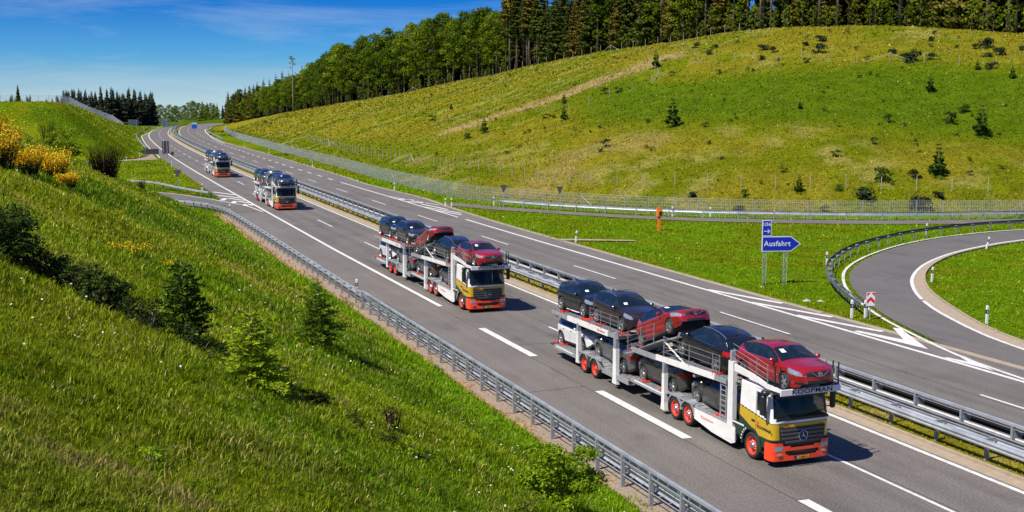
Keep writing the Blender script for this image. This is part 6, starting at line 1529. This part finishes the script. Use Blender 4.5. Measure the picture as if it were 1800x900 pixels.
place_tree('leafy_weed', bush(17, .6, .4, MATS['leaf_bush'], .07, 2200, 10), 1.0, 17.2, 1.0, 'small round leaved weed alone in the lower left grass', None, 'plant')
place_tree('leafy_weed', bush(18, 1.0, .6, MATS['leaf_sapling_light'], .06, 1600, 12), 9.6, 24.2, 1.0, 'yellow-green weed clump at the bottom edge below the bank middle', None, 'plant')
def fanbush(seed, w, h, n, stem_m, top_m=None, fl=0, tip=.5, leaf_m=None):
    """upright whip-like stems; optional flowers on their upper part"""
    r = random.Random(seed); rs = np.random.RandomState(seed); tr = MB(); C = []; N = []; S = []
    for i in range(n):
        a = r.uniform(0, 6.28); q = r.uniform(0, .28) * w; b = (q * math.cos(a), q * math.sin(a), 0); k = r.uniform(.55, 1.0); e = (b[0] + .32 * w * k * math.cos(a) * r.uniform(.4, 1.3), b[1] + .32 * w * k * math.sin(a) * r.uniform(.4, 1.3), h * k)
        m_ = tuple((b[j] + e[j]) / 2 + (.05 * h if j == 2 else 0) for j in range(3)); tr.tube([b, m_, e], [.014, .009, .004], 3)
        for f in range(fl):
            t = r.uniform(1 - tip, 1.03); p = [b[j] + (e[j] - b[j]) * t for j in range(3)]; C.append([p[j] + r.gauss(0, .05 * w * .5) for j in range(3)]); N.append(rs.normal(size=3)); S.append(r.uniform(.05, .11))
    t1 = tr.mesh('trunk', stem_m, False)
    if fl: N = np.array(N); N /= np.linalg.norm(N, axis=1)[:, None]; return t1, quads_mesh('crown', np.array(C), N, np.array(S), top_m, rs, .8)
    return t1, quads_mesh('crown', np.array([[e, 0, h * .5] for e in rs.uniform(-.3 * w, .3 * w, 200)]) + rs.normal(size=(200, 3)) * [.1 * w, .22 * w, .2 * h], rs.normal(size=(200, 3)) / 1.7, rs.uniform(.06, .14, 200), stem_m, rs, .3)
def broom(x, y, w, h, label, seed):
    e = place_tree('yellow_broom', fanbush(seed, w, h, 230, MATS['leaf_broom'], MATS['flower_yellow'], 15, .5), x, y, 1.0, label, None, 'shrub')
    C, N, S = crown_leaves([(R.uniform(-.3, .3) * w, R.uniform(-.3, .3) * w, h * R.uniform(.2, .45), .22 * w) for _ in range(8)], 260, .13, NR)
    put('leaves', quads_mesh('leaves', C, N, S, MATS['leaf_broom'], NR, .4), e)
broom(-2.6, 58.5, 2.2, 2.1, 'leftmost yellow flowering broom, cut by the left edge of the view', 31)
broom(-1.5, 61, 1.7, 1.5, 'middle yellow flowering broom of the bank, between two others', 32)
broom(-0.35, 65, 2.1, 1.8, 'broad rightmost yellow flowering broom on the bank', 33)
broom(-3.4, 66, 2.4, 2.2, 'yellow broom partly hidden behind the leftmost one', 34)
broom(0.3, 63, 1.1, .9, 'low yellow broom sprig at the right foot of the flowering group', 37)
place_tree('bare_bush', fanbush(35, 3.2, 2.6, 420, MATS['stem_brown']), 4.0, 119, 1.25, 'dark brown leafless bush on the skyline of the near bank', None, 'shrub')
place_tree('bare_bush', fanbush(36, 1.5, 2.6, 70, MATS['stem_brown']), -0.9, 121, 1.3, 'thin brown bare stems sticking up behind the green leafy bush', None, 'shrub')
place_tree('bare_bush', fanbush(38, .7, .65, 26, MATS['stem_brown']), 7.6, 28.2, 1.0, 'little dark dead bush on the lower near bank', None, 'shrub')
place_tree('bare_bush', fanbush(39, 1.2, 1.3, 90, MATS['stem_brown']), 7.6, 124, 1.0, 'small dark bush at the lower skyline of the near bank', None, 'shrub')
for i, (x, y, s, lab) in enumerate([(2.5, 59.8, .5, 'single tuft of yellow flowers right of the flowering broom group'), (2.5, 44.8, .8, 'patch of yellow flowers in the middle of the bank'), (1.8, 44.0, .6, 'loose yellow flowers left of the middle flower patch'), (3.6, 45.5, .45, 'sparse yellow flowers right of the middle flower patch'), (.4, 75, .45, 'small yellow flowers above the broom group')]):
    place_tree('yellow_flowers', fanbush(60 + i, 1.6, .8, 50, MATS['leaf_bush'], MATS['flower_yellow'], 4, .4), x, y, s, lab, None, 'flowers')

SHADE_SCRUB = [bush(500 + i, 1.3, .8, MATS['leaf_scrub'], .08, 1700, 14) for i in range(3)]  # dark scrub added along a line to stand for a diagonal shadow band
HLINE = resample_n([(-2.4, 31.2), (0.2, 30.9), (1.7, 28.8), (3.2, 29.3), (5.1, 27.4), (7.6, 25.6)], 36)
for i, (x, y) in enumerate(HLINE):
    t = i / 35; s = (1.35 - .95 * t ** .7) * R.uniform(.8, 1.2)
    place_tree('dark_bush', SHADE_SCRUB[i % 3], x + R.uniform(-.4, .3), y + R.uniform(-.6, .5), s, 'low dark scrub added to form the shadow strip running down the near bank', 'dark scrub added for the shadow strip of the near bank', 'shrub')
# ---- grass: real blades, denser and finer near the camera
def grass(name, n, azr, rr_, sel, hfun, wk, label, patch=5.0, lean=.35):
    a = np.radians(NR.uniform(azr[0], azr[1], n)); q = np.exp(NR.uniform(math.log(rr_[0]), math.log(rr_[1]), n)); X = q * np.sin(a); Y = q * np.cos(a)
    tu = NR.uniform(0, 1, n) < .6      # pull part of the blades into tufts
    gx = np.round(X / .45) * .45 + (vnoise(np.round(X / .45), np.round(Y / .45), 31) - .5) * .3; gy = np.round(Y / .45) * .45 + (vnoise(np.round(X / .45), np.round(Y / .45), 32) - .5) * .3
    X = np.where(tu, gx + NR.normal(0, .10, n), X); Y = np.where(tu, gy + NR.normal(0, .10, n), Y)
    k = sel(X, Y); X, Y, q = X[k], Y[k], q[k]; n = len(X); Z = height(X, Y)
    h = hfun(X, Y, q) * NR.uniform(.55, 1.25, n); w = wk * q * NR.uniform(.7, 1.3, n) + .0015; t = NR.uniform(0, 2 * math.pi, n)
    dx = NR.normal(0, lean, n) + .18; dy = NR.normal(0, lean, n) - .12; c, s = np.cos(t) * w, np.sin(t) * w
    B = np.stack([X, Y, Z - .03], 1); S_ = np.stack([c, s, 0 * c], 1); Mid = B + np.stack([dx * h * .35, dy * h * .35, h * .62], 1); T = B + np.stack([dx * h * .95, dy * h * .95, h * (1 - .25 * np.hypot(dx, dy))], 1)
    V = np.stack([B - S_, B + S_, Mid + S_ * .7, T, Mid - S_ * .7], 1).reshape(-1, 3); o = np.arange(n)[:, None] * 5
    F = np.concatenate([o + np.array([0, 1, 2]), o + np.array([0, 2, 4]), o + np.array([4, 2, 3])], 0)
    col = ground_color(X, Y) * 1.22; dry = NR.uniform(0, 1, n) < (.03 + .14 * np.clip(fbm(X / 2.3, Y / 2.3, 41) - .45, 0, 1) * 2) * (1 - .8 * np.exp(-((X - 15.5) / 2.0) ** 2) * (X > 10) * (X < 20)); col[dry] = STRAW * NR.uniform(.8, 1.5, (dry.sum(), 1))
    o_ = put(name, fast_mesh(name, V, F, MATS['grass_blade'], False, np.repeat(col, 5, axis=0))); tag(o_, label, 'grass', kind='stuff'); return o_
def on_bank(X, Y):
    d, sg_, _ = seg_dist(X, Y, TOE1); return (sg_ > 0) & (d > -.3) & (Y > 5) | ((X > 16.2) & (X < 17.3) & (Y < 140) & (vnoise(X * 2, Y * .7, 5) > .55))
grass('bank_grass', 470000, (-7, 33), (11, 170), on_bank, lambda X, Y, q: .085 + .0024 * np.minimum(q, 75) + .17 * np.clip(fbm(X / 1.9, Y / 1.9, 51) - .46, 0, 1) * 2.2, .00042, 'long meadow grass on the near bank')
def on_flat(X, Y):
    d = np.hypot(X, Y); az_, _, toe, rd_, _2 = hill_t(X, Y); return (X > 43.6) & (d < toe + 6) & (~paved(X, Y)) & (Y < 400)
grass('triangle_grass', 120000, (8, 48), (55, 300), on_flat, lambda X, Y, q: .10 + .0009 * q, .00045, 'short green grass between the road and ramps')
def on_med(X, Y):
    s = sh(Y); return (X > 30.65 + s) & (X < 33.0 + s)
grass('median_grass', 170000, (5, 47), (38, 200), on_med, lambda X, Y, q: .10 + .0008 * q, .00045, 'thin dry grass under the median guardrails')
def on_hill(X, Y):
    d = np.hypot(X, Y); az_, _, toe, rd_, _2 = hill_t(X, Y); return (d > toe + 1) & (d < rd_ + 3) & (az_ > 7)
grass('hill_grass', 120000, (7, 48), (130, 560), on_hill, lambda X, Y, q: .10 + .0008 * q, .00055, 'rough grass tufts over the hill')
def on_far(X, Y):
    return (~paved(X, Y)) & (X < 23 + sh(Y)) & (Y > 150) & (Y < 620)
grass('far_bank_grass', 60000, (-3, 9), (150, 600), on_far, lambda X, Y, q: .12 + .0006 * q, .0004, 'grass on the far left embankment and island')
# white meadow flowers
n = 800; a = np.radians(NR.uniform(-3, 28, n)); q = np.exp(NR.uniform(math.log(15), math.log(110), n)); X = q * np.sin(a); Y = q * np.cos(a); k = on_bank(X, Y) & (fbm(X / 3, Y / 3, 61) > .5) & (X < 15); X, Y, q = X[k], Y[k], q[k]
Cc = np.stack([X, Y, height(X, Y) + .25 + .002 * q], 1); Nn = NR.normal(size=(len(X), 3)) * .4 + [0, 0, 1]; Nn /= np.linalg.norm(Nn, axis=1)[:, None]
tag(put('white_flowers', quads_mesh('white_flowers', Cc, Nn, .03 + .0013 * q, MATS['flower_white'], NR, .9)), 'white meadow flowers scattered over the near bank', 'flowers', kind='stuff')
